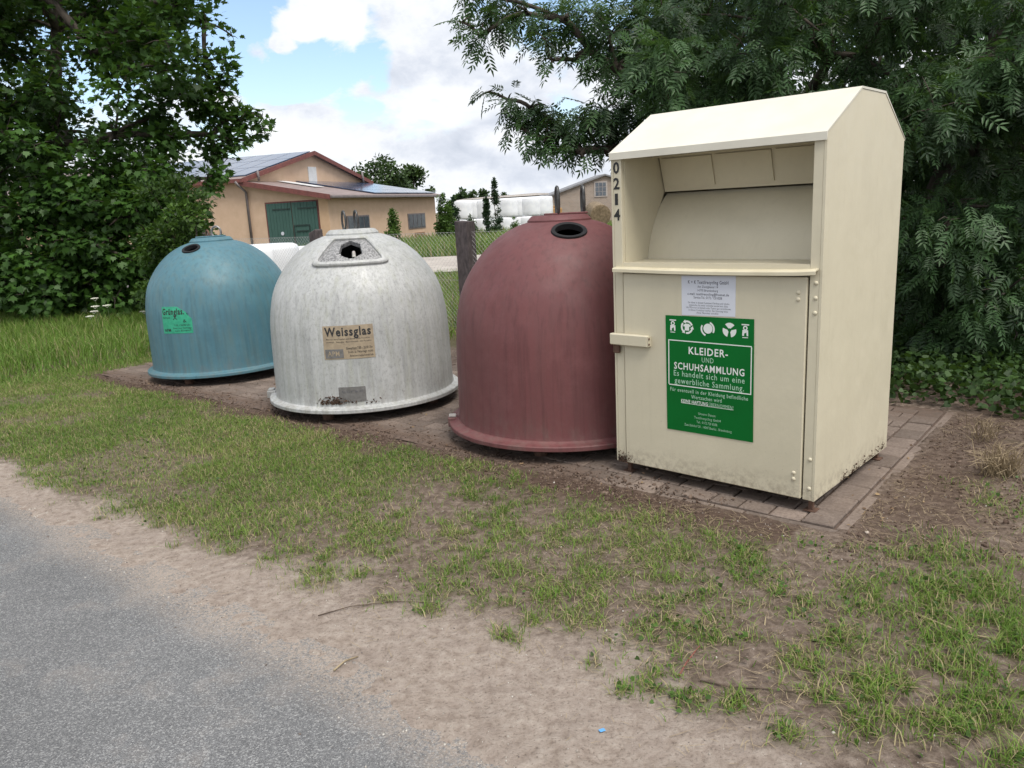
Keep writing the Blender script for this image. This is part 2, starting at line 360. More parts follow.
def grassd(x,y):
    s,n=sn(x,y); nb=fbm(x*3.1,y*3.1,5); nf=fbm(x*11,y*11,9,3)
    edge=n-(sandedge(s)+ (fbm(x*4,y*4,21)-.5)*.35)
    inside=ss(-.02,.22,edge)
    left=ss(-2.2,-4.6,s)
    padd=3.43-.10*ss(-5,-8,s)-.22*ss(-3.2,-1.5,s)+(fbm(x*2.4,y*2.4,33)-.5)*.5
    front=1-ss(padd-.18,padd+.06,n)
    base=inside*front*(.04+.96*left)
    d=base*ss(.33-.30*left,.62-.34*left,nb*.6+nf*.4)
    mid=inside*front*ss(-4.8,-3.6,s)*(1-ss(-1.6,-.6,s)); d=np.maximum(d,mid*(.10+ss(.43,.58,nb*.45+nf*.55)*.72))
    rt=ss(-1.3,-.1,s+(nb-.5)*.9)*ss(1.95,2.25,n)*(1-ss(3.0,4.,n)); d=np.maximum(d,rt*(.05+ss(.50,.64,nb*.4+nf*.6)*.62))
    rb=ss(-.75,-.3,s+(nb-.5)*.6)*ss(3.6,4.6,n); d=np.maximum(d,rb*(.06+ss(.46,.62,nb*.5+nf*.5)*.55))
    d=d*(1-.65*ss(.54,.66,fbm(x*2.2+9,y*2.2,62))*(s>-8.5)*(n<3.6))
    for a,b,r,k in TP: d=np.maximum(d,1.05*k*np.exp(-((x-a)**2+(y-b)**2)/(.95*r)**2)*ss(.28,.52,nf))
    lm=ss(-8.6,-9.3,s+(nb-.5)*.5)*(n>1.9); d=np.maximum(d,lm)
    bk=ss(6.15,6.5,n+(nb-.5)*.5)*(1-ss(-1.9,-1.2,s)); d=np.maximum(d,bk)
    onpad=(s>-8.9)*(s<-.93)*(n>3.45)*(n<6.1); d=d*(1-onpad)
    return np.clip(d,0,1.5)
TRACK0,TRACK1=20.3,27.2
def gheight(x,y):
    s,n=sn(x,y); near=np.exp(-((x)**2+(y-4)**2)/300.)
    h=(fbm(x*1.3,y*1.3,2)-.5)*.035*near+(fbm(x*14,y*14,6,3)-.5)*.014*near
    h=h+.012*ss(1.5,2.6,n)
    roadk=1-ss(1.30,1.60,n); h=h*(1-roadk)+roadk*(-.026+.026*ss(1.20,1.52,n)+(fbm(x*16,y*16,12,5)-.5)*.022)
    # the bedding under the paved pad
    ap=ss(-9.3,-8.9,s)*(1-ss(-.85,-.6,s))*ss(3.2,3.45,n)*(1-ss(6.1,6.5,n)); h=h*(1-ap)+ap*(-.004+(fbm(x*14,y*14,6,3)-.5)*.010)
    pk=ss(-8.97,-8.9,s)*(1-ss(-1.08,-1.04,s))*ss(3.535,3.575,n)*(1-ss(6.0,6.1,n)); h=h*(1-pk)-.04*pk
    ber=np.exp(-((n-3.36)/.11)**2)*ss(-9.2,-8.6,s)*(1-ss(-1.6,-1.1,s)); h=h+ber*.018*fbm(x*6,y*6,44)
    return h
def axis(segs):
    o=[]
    for a,b,st in segs: o+=list(np.arange(a,b,st))
    return np.array(o)
gx=axis([(-900,-100,60),(-100,-24,6),(-24,-9.,.5),(-9,-3.5,.05),(-3.5,3.4,.022),(3.4,7,.08),(7,24,.6),(24,100,6),(100,901,50)])
gy=axis([(-60,-6,6),(-6,1.2,.5),(1.2,5.2,.022),(5.2,10,.05),(10,30,.5),(30,100,5),(100,1200,60)])
GX,GY=np.meshgrid(gx,gy); nx,ny=len(gx),len(gy); H=gheight(GX,GY)
ix=np.arange(nx*ny).reshape(ny,nx); q=np.stack([ix[:-1,:-1],ix[:-1,1:],ix[1:,1:],ix[1:,:-1]],-1).reshape(-1)
S_,N_=sn(GX,GY)
sand=1-ss(-.08,.26,N_-(sandedge(S_)+.0+(fbm(GX*3,GY*3,50)-.5)*.5)); sand=sand*(N_>-5)
gr=np.clip(grassd(GX,GY),0,1)
far=((GY>12)|(GX<-9)|(GX>7)|(N_>8)).astype(float)
green=np.maximum(gr,far*ss(.2,.45,fbm(GX*.35,GY*.35,70))*.7+far*.3)
dirt=np.exp(-((N_-3.35)/.26)**2)*(S_<-1.2)*(S_>-9)
dirt=np.maximum(dirt,.6*ss(-1.05,-.95,S_)*ss(3.3,3.6,N_)*(1-ss(-.7,-.3,S_)))
dirt=np.clip(dirt*(.5+1.0*fbm(GX*5,GY*5,61)),0,1)
t=NT('soil_and_turf')
nz=t.noise(3.5,8,.65); nf=t.noise(90,6,.75); nm=t.noise(22,7,.7)
soil=t.ramp(nm,[(.32,(.085,.062,.048)),(.5,(.165,.125,.10)),(.68,(.27,.215,.175))])
sandc=t.ramp(nm,[(.32,(.24,.19,.155)),(.48,(.335,.278,.235)),(.66,(.42,.36,.31))])
sandc=t.mix(t.ramp(t.noise(5,9,.8),[(.40,.4),(.54,0)]),sandc,(.27,.22,.19))
sandc=t.mix(t.ramp(nf,[(.32,.9),(.46,0)]),sandc,(.13,.10,.08))
soil=t.mix(t.ramp(nf,[(.3,.6),(.45,0)]),soil,(.05,.037,.028))
soil=t.mix(t.ramp(t.noise(140,2,.6),[(.66,0),(.72,.5)]),soil,(.42,.36,.30))
gc=t.mix(nz,(.085,.095,.035),(.16,.135,.075)); gc=t.mix(t.ramp(nf,[(.35,1),(.6,0)]),gc,(.06,.048,.03))
dk=t.ramp(nm,[(.3,(.05,.032,.024)),(.7,(.125,.082,.062))])
c=t.mix(t.math('ADD',t.math('MULTIPLY',t.attr('sand'),1.),t.math('MULTIPLY',t.math('SUBTRACT',nm,.5),.5),clamp=True),soil,sandc)
c=t.mix(t.math('MULTIPLY',t.attr('dirt'),.9),c,dk)
c=t.mix(t.math('MULTIPLY',t.attr('green'),.85),c,gc)
t.set(c,.95,spec=.15); t.bump(t.math('ADD',nf,t.math('MULTIPLY',nm,1.6)),.8,.012); M['ground']=t.m; SOILN=1
g=npmesh('ground',np.stack([GX,GY,H],-1).reshape(-1,3),q,np.full(len(q)//4,4),M['ground'],None,{'sand':sand.ravel(),'dirt':dirt.ravel(),'green':green.ravel()},smooth=True)
tag(g,'bare soil, pale sand and thin turf between the road and the paved pad','ground',kind='structure')
# road
t=NT('asphalt')
v=t.n.new('ShaderNodeTexVoronoi'); v.inputs['Scale'].default_value=210; t.link(t.coord(),v.inputs['Vector'])
stone=t.ramp(t.noise(260,3,.75),[(.36,(.080,.080,.084)),(.5,(.145,.147,.152)),(.60,(.245,.247,.25)),(.68,(.44,.44,.43))])
sepc=t.n.new('ShaderNodeSeparateColor'); t.link(v.outputs['Color'],sepc.inputs[0])
stone=t.mix(.45,stone,t.ramp(sepc.outputs[0],[(0,(.065,.066,.068)),(.7,(.195,.197,.20)),(1,(.48,.48,.47))]))
big=t.ramp(t.noise(1.3,5,.6),[(.3,.80),(.7,1.12)]); stone=t.mix(1.,stone,big,'MULTIPLY')
pt=t.ramp(t.noise(2.6,6,.7),[(.52,0),(.72,.35)]); stone=t.mix(pt,stone,(.33,.28,.235))
e=t.attr('edge'); ef=t.math('MULTIPLY',e,t.ramp(t.noise(90,8,.85),[(.42,0),(.56,.9)])); stone=t.mix(ef,stone,(.37,.305,.25))
t.set(stone,.85,spec=.25); t.bump(v.outputs['Distance'],.6,.006); M['asphalt']=t.m
rs=np.arange(-60,25,.25); rn=np.concatenate([np.arange(-4.5,.6,.3),np.arange(.6,1.64,.04)])
RS,RN=np.meshgrid(rs,rn); RX,RY=xy(RS,RN); rix=np.arange(RS.size).reshape(RS.shape)
rq=np.stack([rix[:-1,:-1],rix[:-1,1:],rix[1:,1:],rix[1:,:-1]],-1).reshape(-1)
wob=(fbm(RS*2.1,RS*0+1,90)-.5)*.10
ed=ss(1.20,1.46,RN+wob)
r=npmesh('road',np.stack([RX,RY,np.zeros_like(RX)-.004-.02*ss(1.52,1.62,RN)],-1).reshape(-1,3),rq,np.full(len(rq)//4,4),M['asphalt'],None,{'edge':ed.ravel()})
tag(r,'grey speckled asphalt road with sand drifted over its edge','road',kind='structure')
# far track
def strip(name,mt,y0,y1,dy,z,label,cat):
    xs=np.arange(-60,60,1.5); V=[];fq=[]
    for i,x in enumerate(xs):
        wv=.15*math.sin(x*.7); V+=[(x,y0+dy*x+wv,z),(x,y1+dy*x-wv,z)]
    for i in range(len(xs)-1): fq+=[2*i,2*i+2,2*i+3,2*i+1]
    o=npmesh(name,np.array(V),fq,np.full(len(fq)//4,4),mt); return tag(o,label,cat,kind='structure')
M['concrete']=simple('pale_concrete',(.44,.40,.36),(.33,.29,.26),1.4,.9)
strip('farm_track',M['concrete'],TRACK0,TRACK1,-.02,.035,'pale concrete farm track running across behind the fence','track')
# ------------------------------------------------------------------ paved pad
def pad():
    mb=MB(); fl=[]
    P0s,P0n=-1.0,3.52
    def brick(s0,s1,n0,n1,h):
        g_=.004; c_=.006
        j=lambda k: random.uniform(-k,k)
        z0=h+j(.003); dz=[j(.0025) for _ in range(4)]
        s0+=g_+j(.002); s1-=g_+j(.002); n0+=g_+j(.002); n1-=g_+j(.002)
        co_=[(s0,n0),(s1,n0),(s1,n1),(s0,n1)]; v=[]
        for (a,b) in co_: x,y=xy(a,b); v.append((x,y,-.05))
        for k,(a,b) in enumerate(co_): x,y=xy(a,b); v.append((x,y,z0+dz[k]-c_))
        for k,(a,b) in enumerate([(s0+c_,n0+c_),(s1-c_,n0+c_),(s1-c_,n1-c_),(s0+c_,n1-c_)]): x,y=xy(a,b); v.append((x,y,z0+dz[k]))
        f=[(8,9,10,11)]+[(i,(i+1)%4,4+(i+1)%4,4+i) for i in range(4)]+[(4+i,4+(i+1)%4,8+(i+1)%4,8+i) for i in range(4)]
        mb.add(v,f)
    # edging strips (thin slabs on end)
    s=P0s
    while s>-9: brick(s-.5,s,P0n,P0n+.06,-.002); s-=.5
    n=P0n+.06
    while n<6.0: brick(P0s-.065,P0s,n,min(n+.5,6.0),-.006 if n>3.9 else -.001); n+=.5
    # border course on the right side
    n=P0n+.065
    while n<5.95:
        L_=random.choice((.20,.2,.21)); brick(P0s-.07-.155,P0s-.068,n,min(n+L_,5.97),.001); n+=L_
    n=P0n+.065; row=0
    while n<5.95:
        s=P0s-.228-(.0 if row%2==0 else .08)
        if row%2: brick(P0s-.308,P0s-.228,n,n+.125,0)
        while s>-8.95: brick(s-.16,s,n,n+.125,0.); s-=.16
        n+=.125; row+=1
    t=NT('worn_pavers')
    c0=t.ramp(t.noise(3.5,6,.7),[(.3,(.16,.125,.105)),(.7,(.28,.225,.19))])
    c0=t.mix(t.ramp(t.noise(60,6,.7),[(.4,.5),(.6,0)]),c0,(.10,.075,.06))
    c0=t.mix(1.,c0,t.ramp(t.attr('tone'),[(0,.72),(1,1.15)]),'MULTIPLY')
    cov=t.attr('soil'); nn=t.noise(7,8,.72)
    k=t.ramp(t.math('ADD',t.math('MULTIPLY',cov,.9),t.math('MULTIPLY',t.math('SUBTRACT',nn,.5),1.1)),[(.25,0),(.6,1)])
    dirtc=t.ramp(t.noise(28,7,.75),[(.3,(.075,.05,.038)),(.7,(.165,.118,.092))])
    t.set(t.mix(t.math('MULTIPLY',k,.92),c0,dirtc),.9,spec=.2); t.bump(t.noise(70,6,.75),.5,.005)
    o=mb.build('paved_pad',t.m,fixn=False); me=o.data
    co_=np.array([v.co[:] for v in me.vertices]); s_,n_=sn(co_[:,0],co_[:,1])
    soil=.14+.06*ss(-2.4,-3.6,s_)+.65*np.exp(-((n_-3.5)/.22)**2)*ss(-2.0,-2.9,s_)
    soil=soil+.35*ss(5.4,5.9,n_)
    # joints and low verts hold soil
    soil=np.where(co_[:,2]<-.012,1.,soil)
    bt=np.repeat(rng.random(len(co_)//12+1),12)[:len(co_)]; a=me.attributes.new('tone','FLOAT','POINT'); a.data.foreach_set('value',bt.astype(np.float32))
    a=me.attributes.new('soil','FLOAT','POINT'); a.data.foreach_set('value',np.clip(soil,0,1).astype(np.float32))
    tag(o,'pad of small brown concrete pavers with a thin edging strip, half buried in soil','paving',kind='structure')
    # bedding soil in the joints
    V=[];fq=[]
    ps=np.arange(-9.05,-.985,.05); pn=np.arange(3.50,6.2,.05); A,B=np.meshgrid(ps,pn); xx,yy=xy(A,B)
    soilcov=ss(-2.6,-3.6,A)*(.25+.75*np.exp(-((B-3.5)/.28)**2)); zz=-.014+ (fbm(xx*7,yy*7,81)-.46)*.030*(.25+soilcov)+.004*soilcov+.008*np.exp(-((B-3.5)/.15)**2)*ss(-2.2,-2.9,A)
    zz=zz-.010*np.exp(-((B-3.5)/.1)**2)*(1-ss(-2.2,-2.9,A))
    ii=np.arange(A.size).reshape(A.shape); qq=np.stack([ii[:-1,:-1],ii[:-1,1:],ii[1:,1:],ii[1:,:-1]],-1).reshape(-1)
    md=simple('loose_brown_soil',(.155,.108,.083),(.06,.04,.03),24,.95,bump=.9,lo=.3,hi=.7)
    tag(npmesh('pad_soil',np.stack([xx,yy,zz],-1).reshape(-1,3),qq,np.full(len(qq)//4,4),md,smooth=True),'loose brown soil lying in the joints of the paved pad','soil',kind='structure')
pad()
# ------------------------------------------------------------------ clothes container
YAW=R_(-42.75); CO=(.598,4.378,0.); W,D,HE,HP=1.165,1.10,1.81,2.02; DF,DB=.41,.75; Z0=.068
cc=empty('clothes_container',CO,YAW)
tag(cc,'tall cream metal clothes donation container with open chute and green poster','container')
P3=lambda b,z,a:(a,b,z)
mb=MB()
sidepoly=[(0,Z0),(D,Z0-.01),(D,HE),(DB,HP),(DF,HP),(0,HE)]
for a0,a1 in ((0,.012),(W-.012,W)): mb.prism(sidepoly,P3,a0,a1)
mb.box(.0125,W-.0125,D-.013,D-.001,Z0,HE-.004)               # back
mb.box(.0125,W-.0125,.02,D-.014,Z0+.004,Z0+.016)               # floor
mb.box(.0125,.064,.001,.03,Z0,HE-.006,c=.002); mb.box(W-.058,W-.0125,.001,.03,Z0,HE-.006,c=.002)   # front posts
mb.box(.0645,W-.0585,.002,.028,1.172,1.226)           # cross rail above the door
mb.prism([(.03,Z0+.02),(.03,1.79),(.37,1.79),(.44,1.60),(.40,1.54),(.26,1.24),(.26,Z0+.02)],P3,.058,.068)  # inner left cheek
mb.prism([(.03,Z0+.02),(.03,1.79),(.37,1.79),(.44,1.60),(.40,1.54),(.26,1.24),(.26,Z0+.02)],P3,W-.068,W-.058)
mb.build('body',M['cream'],cc,ang=30)
# chute: shelf, curved drum, baffle above
mb=MB(); sh=[(.012,1.226),(.10,1.222),(.25,1.228)]
cur=[(.25,1.228),(.262,1.29),(.285,1.36),(.315,1.42),(.35,1.475),(.385,1.52),(.43,1.565),(.47,1.59)]
path=sh+cur[1:]
poly=path+[(b+.012,z-.010) for b,z in path[::-1]]
mb.prism(poly,P3,.069,W-.069); mb.build('chute_drum',M['cream_in'],cc,ang=30)
mb=MB()
bp=lambda t_,d_:(.376+(.439-.376)*t_-d_*.95,1.793+(1.60-1.793)*t_-d_*.3)
def bslab(a0,a1,t0,t1,d0,d1): mb.prism([bp(t0,d0),bp(t1,d0),bp(t1,d1),bp(t0,d1)],P3,a0,a1)
bslab(.075,W-.075,0,1,0,.008)
wd=(W-.15)/3
for k in range(3): bslab(.075+k*wd+(.02 if k==0 else .012),.075+(k+1)*wd-(.02 if k==2 else .012),.05,.86,.0085,.018)
mb.build('chute_baffle',M['cream_in'],cc)
mb=MB(); mb.box(.07,W-.07,.30,.372,1.786,1.794); mb.build('chute_ceiling',M['cream_in'],cc)
# roof
mb=MB(); th=.012; ov=.003
outer=[(-.014,HE-.034),(-.014,HE+.002),(DF,HP+th),(DB,HP+th),(D+.004,HE+.004),(D+.004,HE-.01)]
inner=[(D+.0015,HE-.01),(D+.0015,HE+.0015),(DB,HP+.0015),(DF,HP+.0015),(-.004,HE+.0005),(-.011,HE-.034)]
mb.prism(outer+inner,P3,-ov,W+ov)
mb.build('roof',simple('cream_roof_lit',(.68,.65,.555),(.62,.59,.50),5,.4),cc)  # paler than the body; brighter light on the top is put into the colour
mb=MB()
for k in range(6): mb.lathe([(.006,0),(.006,.006),(.003,.009)],8,c=(.1+.19*k,.10,HE+.065+.0)); 
# door
mb=MB(); mb.box(.069,W-.066,-.006,.02,Z0+.002,1.168,c=.004); mb.build('door',M['cream'],cc)
# ledge (slightly sagging folded lip)
mb=MB(); n=14; top=[];
for i in range(n):
    for j,(b0,b1,z0,z1) in enumerate([(-.034,.004,-.004,.004)]):
        pass
vv=[];ff=[]
prof=[(.002,1.204),(-.036,1.199),(-.040,1.194),(-.040,1.178),(-.035,1.178),(-.034,1.192),(.002,1.197)]
for i in range(n):
    a=.022+(W-.022-.018)*i/(n-1); dz=-.006*math.sin(math.pi*i/(n-1))+ (.004 if i==n-1 else 0)
    vv+=[(a,b,z+dz) for b,z in prof]
k=len(prof)
for i in range(n-1):
    for j in range(k): ff.append((i*k+j,i*k+(j+1)%k,(i+1)*k+(j+1)%k,(i+1)*k+j))
ff+=[tuple(range(k)),tuple(range((n-1)*k,n*k))]
mb.add(vv,ff); mb.build('ledge',simple('cream_ledge_paint',(.68,.62,.46),(.6,.54,.39),6,.4),cc)
# lock bar with bracket
mb=MB(); mb.box(-.008,.240,-.040,-.0065,.768,.832,c=.005); mb.box(.2405,.246,-.038,-.0065,.772,.828)
lb=mb.build('lock_bar',M['cream'],cc)
mb=MB(); mb.box(.004,.046,-.026,-.0065,.718,.767,c=.004); mb.build('padlock',M['rust'],cc)
mb=MB()
for z in (.785,.815): mb.tube([(.2465,-.03,z),(.250,-.03,z)],.006,8)
mb.build('bolt',M['rust'],cc)
def rivet(a,z,b=-.006):
    mb=MB(); rr=.011
    prof_=[(0,-.007),(rr*.5,-.006),(rr*.85,-.0035),(rr,0)]
    v=[];f=[];sg=10
    for r_,d_ in prof_:
        for k in range(sg): an=2*math.pi*k/sg; v.append((a+r_*math.cos(an),b+d_,z+r_*math.sin(an)))
    for i in range(3):
        for k in range(sg): f.append((i*sg+k,i*sg+(k+1)%sg,(i+1)*sg+(k+1)%sg,(i+1)*sg+k))
    mb.add(v,f); mb.build('rivet',M['cream_in'],cc,smooth=True)
for a,z in ((1.058,1.095),(1.058,1.062),(1.062,.20),(1.062,.168)): rivet(a,z)
for a,z in ((1.137,1.14),(1.137,1.07),(1.137,1.02-.02),(1.139,.28),(1.139,.13)): rivet(a,z,.001)
for a in (.06,W-.03):
    for b in (.05,D-.08):
        mb=MB(); mb.box(a-.011,a+.011,b-.011,b+.011,.007,Z0-.001); mb.box(a-.03,a+.03,b-.03,b+.03,.002,.007); mb.build('foot',M['rust'],cc)
def crust(pts,name='caked_dirt'):
    mb=MB()
    for p in pts:
        r_=random.uniform(.002,.008); p=np.array(p); q_=[p+np.array([random.uniform(-1,1) for _ in range(3)])*r_ for _ in range(5)]
        mb.add(q_,[(0,1,2),(0,2,3),(0,3,4),(1,2,4),(2,3,4),(0,1,4)])
    mb.build(name,M['brown_dirt'],cc,fixn=False)
crust([(.015+abs(random.gauss(0,.05)),-.001-random.random()*.008,Z0+abs(random.gauss(0,.028))) for _ in range(200)])
crust([(W+.001+random.random()*.003,random.uniform(.35,1.05),Z0+abs(random.gauss(-.0,.018))) for _ in range(150)])
# printed sheets
def flat_map(b0): return lambda v:[(x,b0,z) for x,z in v]
def sheet(name,poly,b,mt,parent,th=.0012):
    mb=MB(); mb.prism(poly,lambda x,z,t:(x,t,z),b,b+th); return mb.build(name,mt,parent)
notice=sheet('notice',[(.438,.955),(.741,.962),(.741,1.166),(.436,1.162)],-.0075,M['paper'],cc)
poster=sheet('poster',[(.347,.318),(.848,.322),(.842,.956),(.340,.950)],-.0095,M['green_print'],cc,.0015)
def lettering(lines,b,mt,parent,name='lettering'):
    for body,x0,x1,zc,h,bold in lines:
        mb=MB(); v,f=text_fit(body,x0,x1,zc,h,bold); mb.add([(x,b,z) for x,z in v],f); mb.build(name,mt,parent,fixn=False)
cx=.594
lettering([('KLEIDER-',.480,.705,.770,.040,.028),('SCHUHSAMMLUNG',.392,.796,.681,.038,.028)],-.0105,M['white_print'],poster,'heading')
lettering([('UND',.557,.625,.726,.028,0.),('Es handelt sich um eine',.39,.798,.640,.032,.004),('gewerbliche Sammlung.',.395,.795,.600,.032,.004),
 ('Für eventuell in der Kleidung befindliche',.368,.818,.548,.021,.006),('Wertsachen wird',.496,.672,.519,.021,.006),
 ('ÜBERNOMMEN!',.600,.738,.490,.019,.0),
 ('Unsere Daten:',.538,.640,.432,.014,0),('Textilrecycling GmbH',.514,.668,.408,.014,0),('Tel.: 0172 720 8208',.528,.648,.384,.014,0),('Zum Bahnhof 20 . 14547 Beelitz . Brandenburg',.455,.73,.360,.014,0)],-.0105,M['mint_print'],poster)
lettering([('KEINE HAFTUNG',.435,.594,.490,.019,.03)],-.0105,M['white_print'],poster,'heading')
mb=MB()
def bar(x0,x1,z0,z1,b=-.0105): mb.box(x0,x1,b,b+.001,z0,z1)
bar(.357,.832,.815,.820); bar(.361,.834,.570,.575); bar(.357,.362,.5755,.8145); bar(.829,.834,.5755,.8145); bar(.435,.738,.477,.479)
mb.build('printed_rules',M['white_print'],poster,fixn=False); mb=MB()
def done():
    global mb
    mb.build('emblem',M['white_print'],poster,fixn=False); mb=MB()
def disc(cx_,cz,r,b,seg=28,a0=0,a1=2*math.pi,r1=None):
    v=[];f=[]
    for k in range(seg+1):
        a=a0+(a1-a0)*k/seg
        v+=[(cx_+r*math.cos(a),b,cz+r*math.sin(a)),(cx_+(r1 or 0)*math.cos(a),b,cz+(r1 or 0)*math.sin(a))]
    for k in range(seg): f.append((2*k,2*k+2,2*k+3,2*k+1))
    return v,f
def tri(p,b): return [(x,b,z) for x,z in p],[tuple(range(len(p)))]
bI=-.0105; zc=.893
# icon 1: arrows running round a shirt
for k in range(3):
    a0=R_(20+120*k); mb.add(*disc(.470,zc,.036,bI,10,a0,a0+R_(85),.026))
    am=a0+R_(85); c_=(.470+.031*math.cos(am),zc+.031*math.sin(am)); tx,tz=-math.sin(am),math.cos(am); rx_,rz_=math.cos(am),math.sin(am)
    mb.add(*tri([(c_[0]+rx_*.011,c_[1]+rz_*.011),(c_[0]-rx_*.011,c_[1]-rz_*.011),(c_[0]+tx*.016,c_[1]+tz*.016)],bI))
mb.add(*tri([(.457,zc-.018),(.483,zc-.018),(.483,zc+.004),(.490,zc+.002),(.492,zc+.010),(.480,zc+.018),(.460,zc+.018),(.448,zc+.010),(.450,zc+.002),(.457,zc+.004)],bI))
done()
# icon 2: globe with band
mb.add(*disc(.592,zc,.026,bI-.0004))
for a0 in (R_(150),R_(-30)):
    mb.add(*disc(.590,zc-.002,.040,bI,12,a0,a0+R_(100),.031))
done()
# icon 3: three leaves in a disc
for k in range(3):
    a0=R_(40+120*k); mb.add(*disc(.712+.004*math.cos(a0+R_(45)),zc+.004*math.sin(a0+R_(45)),.034,bI,10,a0,a0+R_(96),.006))
done()
# icons at the ends: little figures in a box
for cxx in (.385,.797):
    mb.add(*tri([(cxx-.020,zc+.030),(cxx+.020,zc+.030),(cxx+.020,zc+.036),(cxx-.020,zc+.036)],bI))
    mb.add(*tri([(cxx-.015,zc-.034),(cxx+.015,zc-.034),(cxx+.015,zc-.030),(cxx-.015,zc-.030)],bI))
    mb.add(*disc(cxx,zc+.016,.012,bI,16,0,2*math.pi,.006)); mb.add(*tri([(cxx-.015,zc+.006),(cxx+.015,zc+.006),(cxx+.016,zc-.024),(cxx+.008,zc-.024),(cxx+.006,zc-.006),(cxx-.006,zc-.012),(cxx-.006,zc-.024),(cxx-.016,zc-.024)],bI)); done()
lettering([('K + K Textilrecycling GmbH',.475,.702,1.131,.018,.015),('Am Zweigkanal 14',.530,.645,1.108,.012,.006),('14770 Brandenburg',.530,.645,1.089,.012,.006),
 ('e-mail: textilrecycling@freenet.de',.472,.705,1.070,.013,.010),('Service-Tel.: 0172 / 720 8208',.508,.668,1.052,.013,.010),
 ('Sie haben in diesem Container Kleidung und Schuhe',.475,.708,1.025,.010,0),('eingeworfen, die weiter verwendet werden kann. Bitte',.480,.700,1.012,.010,0),('die Ware nur in Beuteln oder Tueten gut verschlossen',.466,.716,.999,.010,0),('in diesen Container werfen. Bei Stoerung bitte',.478,.70,.986,.010,0),('diese Nummer anrufen',.525,.648,.973,.010,0)],-.0080,M['grey_print'],notice)
for k,ch in enumerate('0214'):
    mb=MB(); v,f=text_fit(ch,(.014 if ch!='1' else .022),(.054 if ch!='1' else .042),1.735-.083*k,.060,.026)
    mb.add([(x,-.0008,z) for x,z in v],f)
    mb.build('digit',M['black_print'],cc,fixn=False)
# ------------------------------------------------------------------ bell containers
PROF=[(.775,.10),(.757,.16),(.751,.4),(.746,.63),(.734,.80),(.698,.98),(.640,1.11),(.548,1.24),(.438,1.345),(.318,1.415),(.2,1.453),(.10,1.462)]
def catmull(P,n=14):
    P=[np.array(p) for p in P]; Q=[2*P[0]-P[1]]+P+[2*P[-1]-P[-2]]; out=[]
    for i in range(1,len(Q)-2):
        for k in range(n):
            t_=k/n; out.append(.5*((2*Q[i])+(-Q[i-1]+Q[i+1])*t_+(2*Q[i-1]-5*Q[i]+4*Q[i+1]-Q[i+2])*t_**2+(-Q[i-1]+3*Q[i]-3*Q[i+1]+Q[i+2])*t_**3))
    out.append(P[-1]); return np.array(out)
class Dome:
    def __init__(s,hs,rs=1.):
        s.p=catmull(PROF); s.p[:,0]*=rs; s.p[:,1]*=hs; d=np.linalg.norm(np.diff(s.p,axis=0),axis=1); s.s=np.concatenate([[0],np.cumsum(d)]); s.hs=hs
    def s_at(s,z): return np.interp(z,s.p[:,1],s.s)
    def pt(s,th,sv,off=0.):
        r=np.interp(sv,s.s,s.p[:,0]); z=np.interp(sv,s.s,s.p[:,1]); e=.01
        dr=np.interp(sv+e,s.s,s.p[:,0])-np.interp(sv-e,s.s,s.p[:,0]); dz=np.interp(sv+e,s.s,s.p[:,1])-np.interp(sv-e,s.s,s.p[:,1])
        l=math.hypot(dr,dz)+1e-9; nr,nz_=dz/l,-dr/l; r2=r+nr*off
        return (r2*math.cos(th),r2*math.sin(th),z+nz_*off)
    def patch(s,thc,zc):    # returns fn (a,b,off) -> xyz; a to the viewer's right, b up the surface
        sc_=s.s_at(zc); rc=np.interp(sc_,s.s,s.p[:,0]); return lambda a,b,off=0.: s.pt(R_(thc)+a/rc,sc_+b,off)
    def mesh(s,holes,seg=220):
        rows=list(range(len(s.p))); v=[];f=[]
        ths=np.linspace(0,2*math.pi,seg,endpoint=False)
        for i in rows:
            for th in ths: v.append((s.p[i,0]*math.cos(th),s.p[i,0]*math.sin(th),s.p[i,1]))
        for i in range(len(rows)-1):
            for k in range(seg):
                th=ths[k]+math.pi/seg; sm_=(s.s[i]+s.s[i+1])/2; cut=False
                for thc,zc_,ra,rb in holes:
                    sc_=s.s_at(zc_); rc=np.interp(sc_,s.s,s.p[:,0]); da=(th-R_(thc)+math.pi)%(2*math.pi)-math.pi
                    if (da*rc/ra)**2+((sm_-sc_)/rb)**2<1: cut=True
                if not cut: f.append((i*seg+k,i*seg+(k+1)%seg,(i+1)*seg+(k+1)%seg,(i+1)*seg+k))
        return v,f
def wrap(mb,fn,v,f,off): mb.add([fn(a,b,off) for a,b in v],f)
def patch_slab(mb,fn,a0,a1,b0,b1,off0,off1,na=10,nb=8,clip=None):
    v=[];f=[]
    for o_ in (off1,off0):
        for j in range(nb+1):
            for i in range(na+1):
                a=a0+(a1-a0)*i/na; b=b0+(b1-b0)*j/nb
                if clip: a,b=clip(a,b)
                v.append(fn(a,b,o_))
    N=(na+1)*(nb+1); ID=lambda i,j,l:l*N+j*(na+1)+i
    for j in range(nb):
        for i in range(na): f.append((ID(i,j,0),ID(i+1,j,0),ID(i+1,j+1,0),ID(i,j+1,0)))
    for i in range(na):
        f.append((ID(i,0,0),ID(i+1,0,0),ID(i+1,0,1),ID(i,0,1))); f.append((ID(i,nb,0),ID(i+1,nb,0),ID(i+1,nb,1),ID(i,nb,1)))
    for j in range(nb):
        f.append((ID(0,j,0),ID(0,j+1,0),ID(0,j+1,1),ID(0,j,1))); f.append((ID(na,j,0),ID(na,j+1,0),ID(na,j+1,1),ID(na,j,1)))
    mb.add(v,f)
def curved_text(fn,lines,off,mt,parent,name='lettering'):
    for body,x0,x1,yc,h,bold in lines:
        mb=MB(); v,f=text_fit(body,x0,x1,yc,h,bold); wrap(mb,fn,v,f,off); mb.build(name,mt,parent,fixn=False)
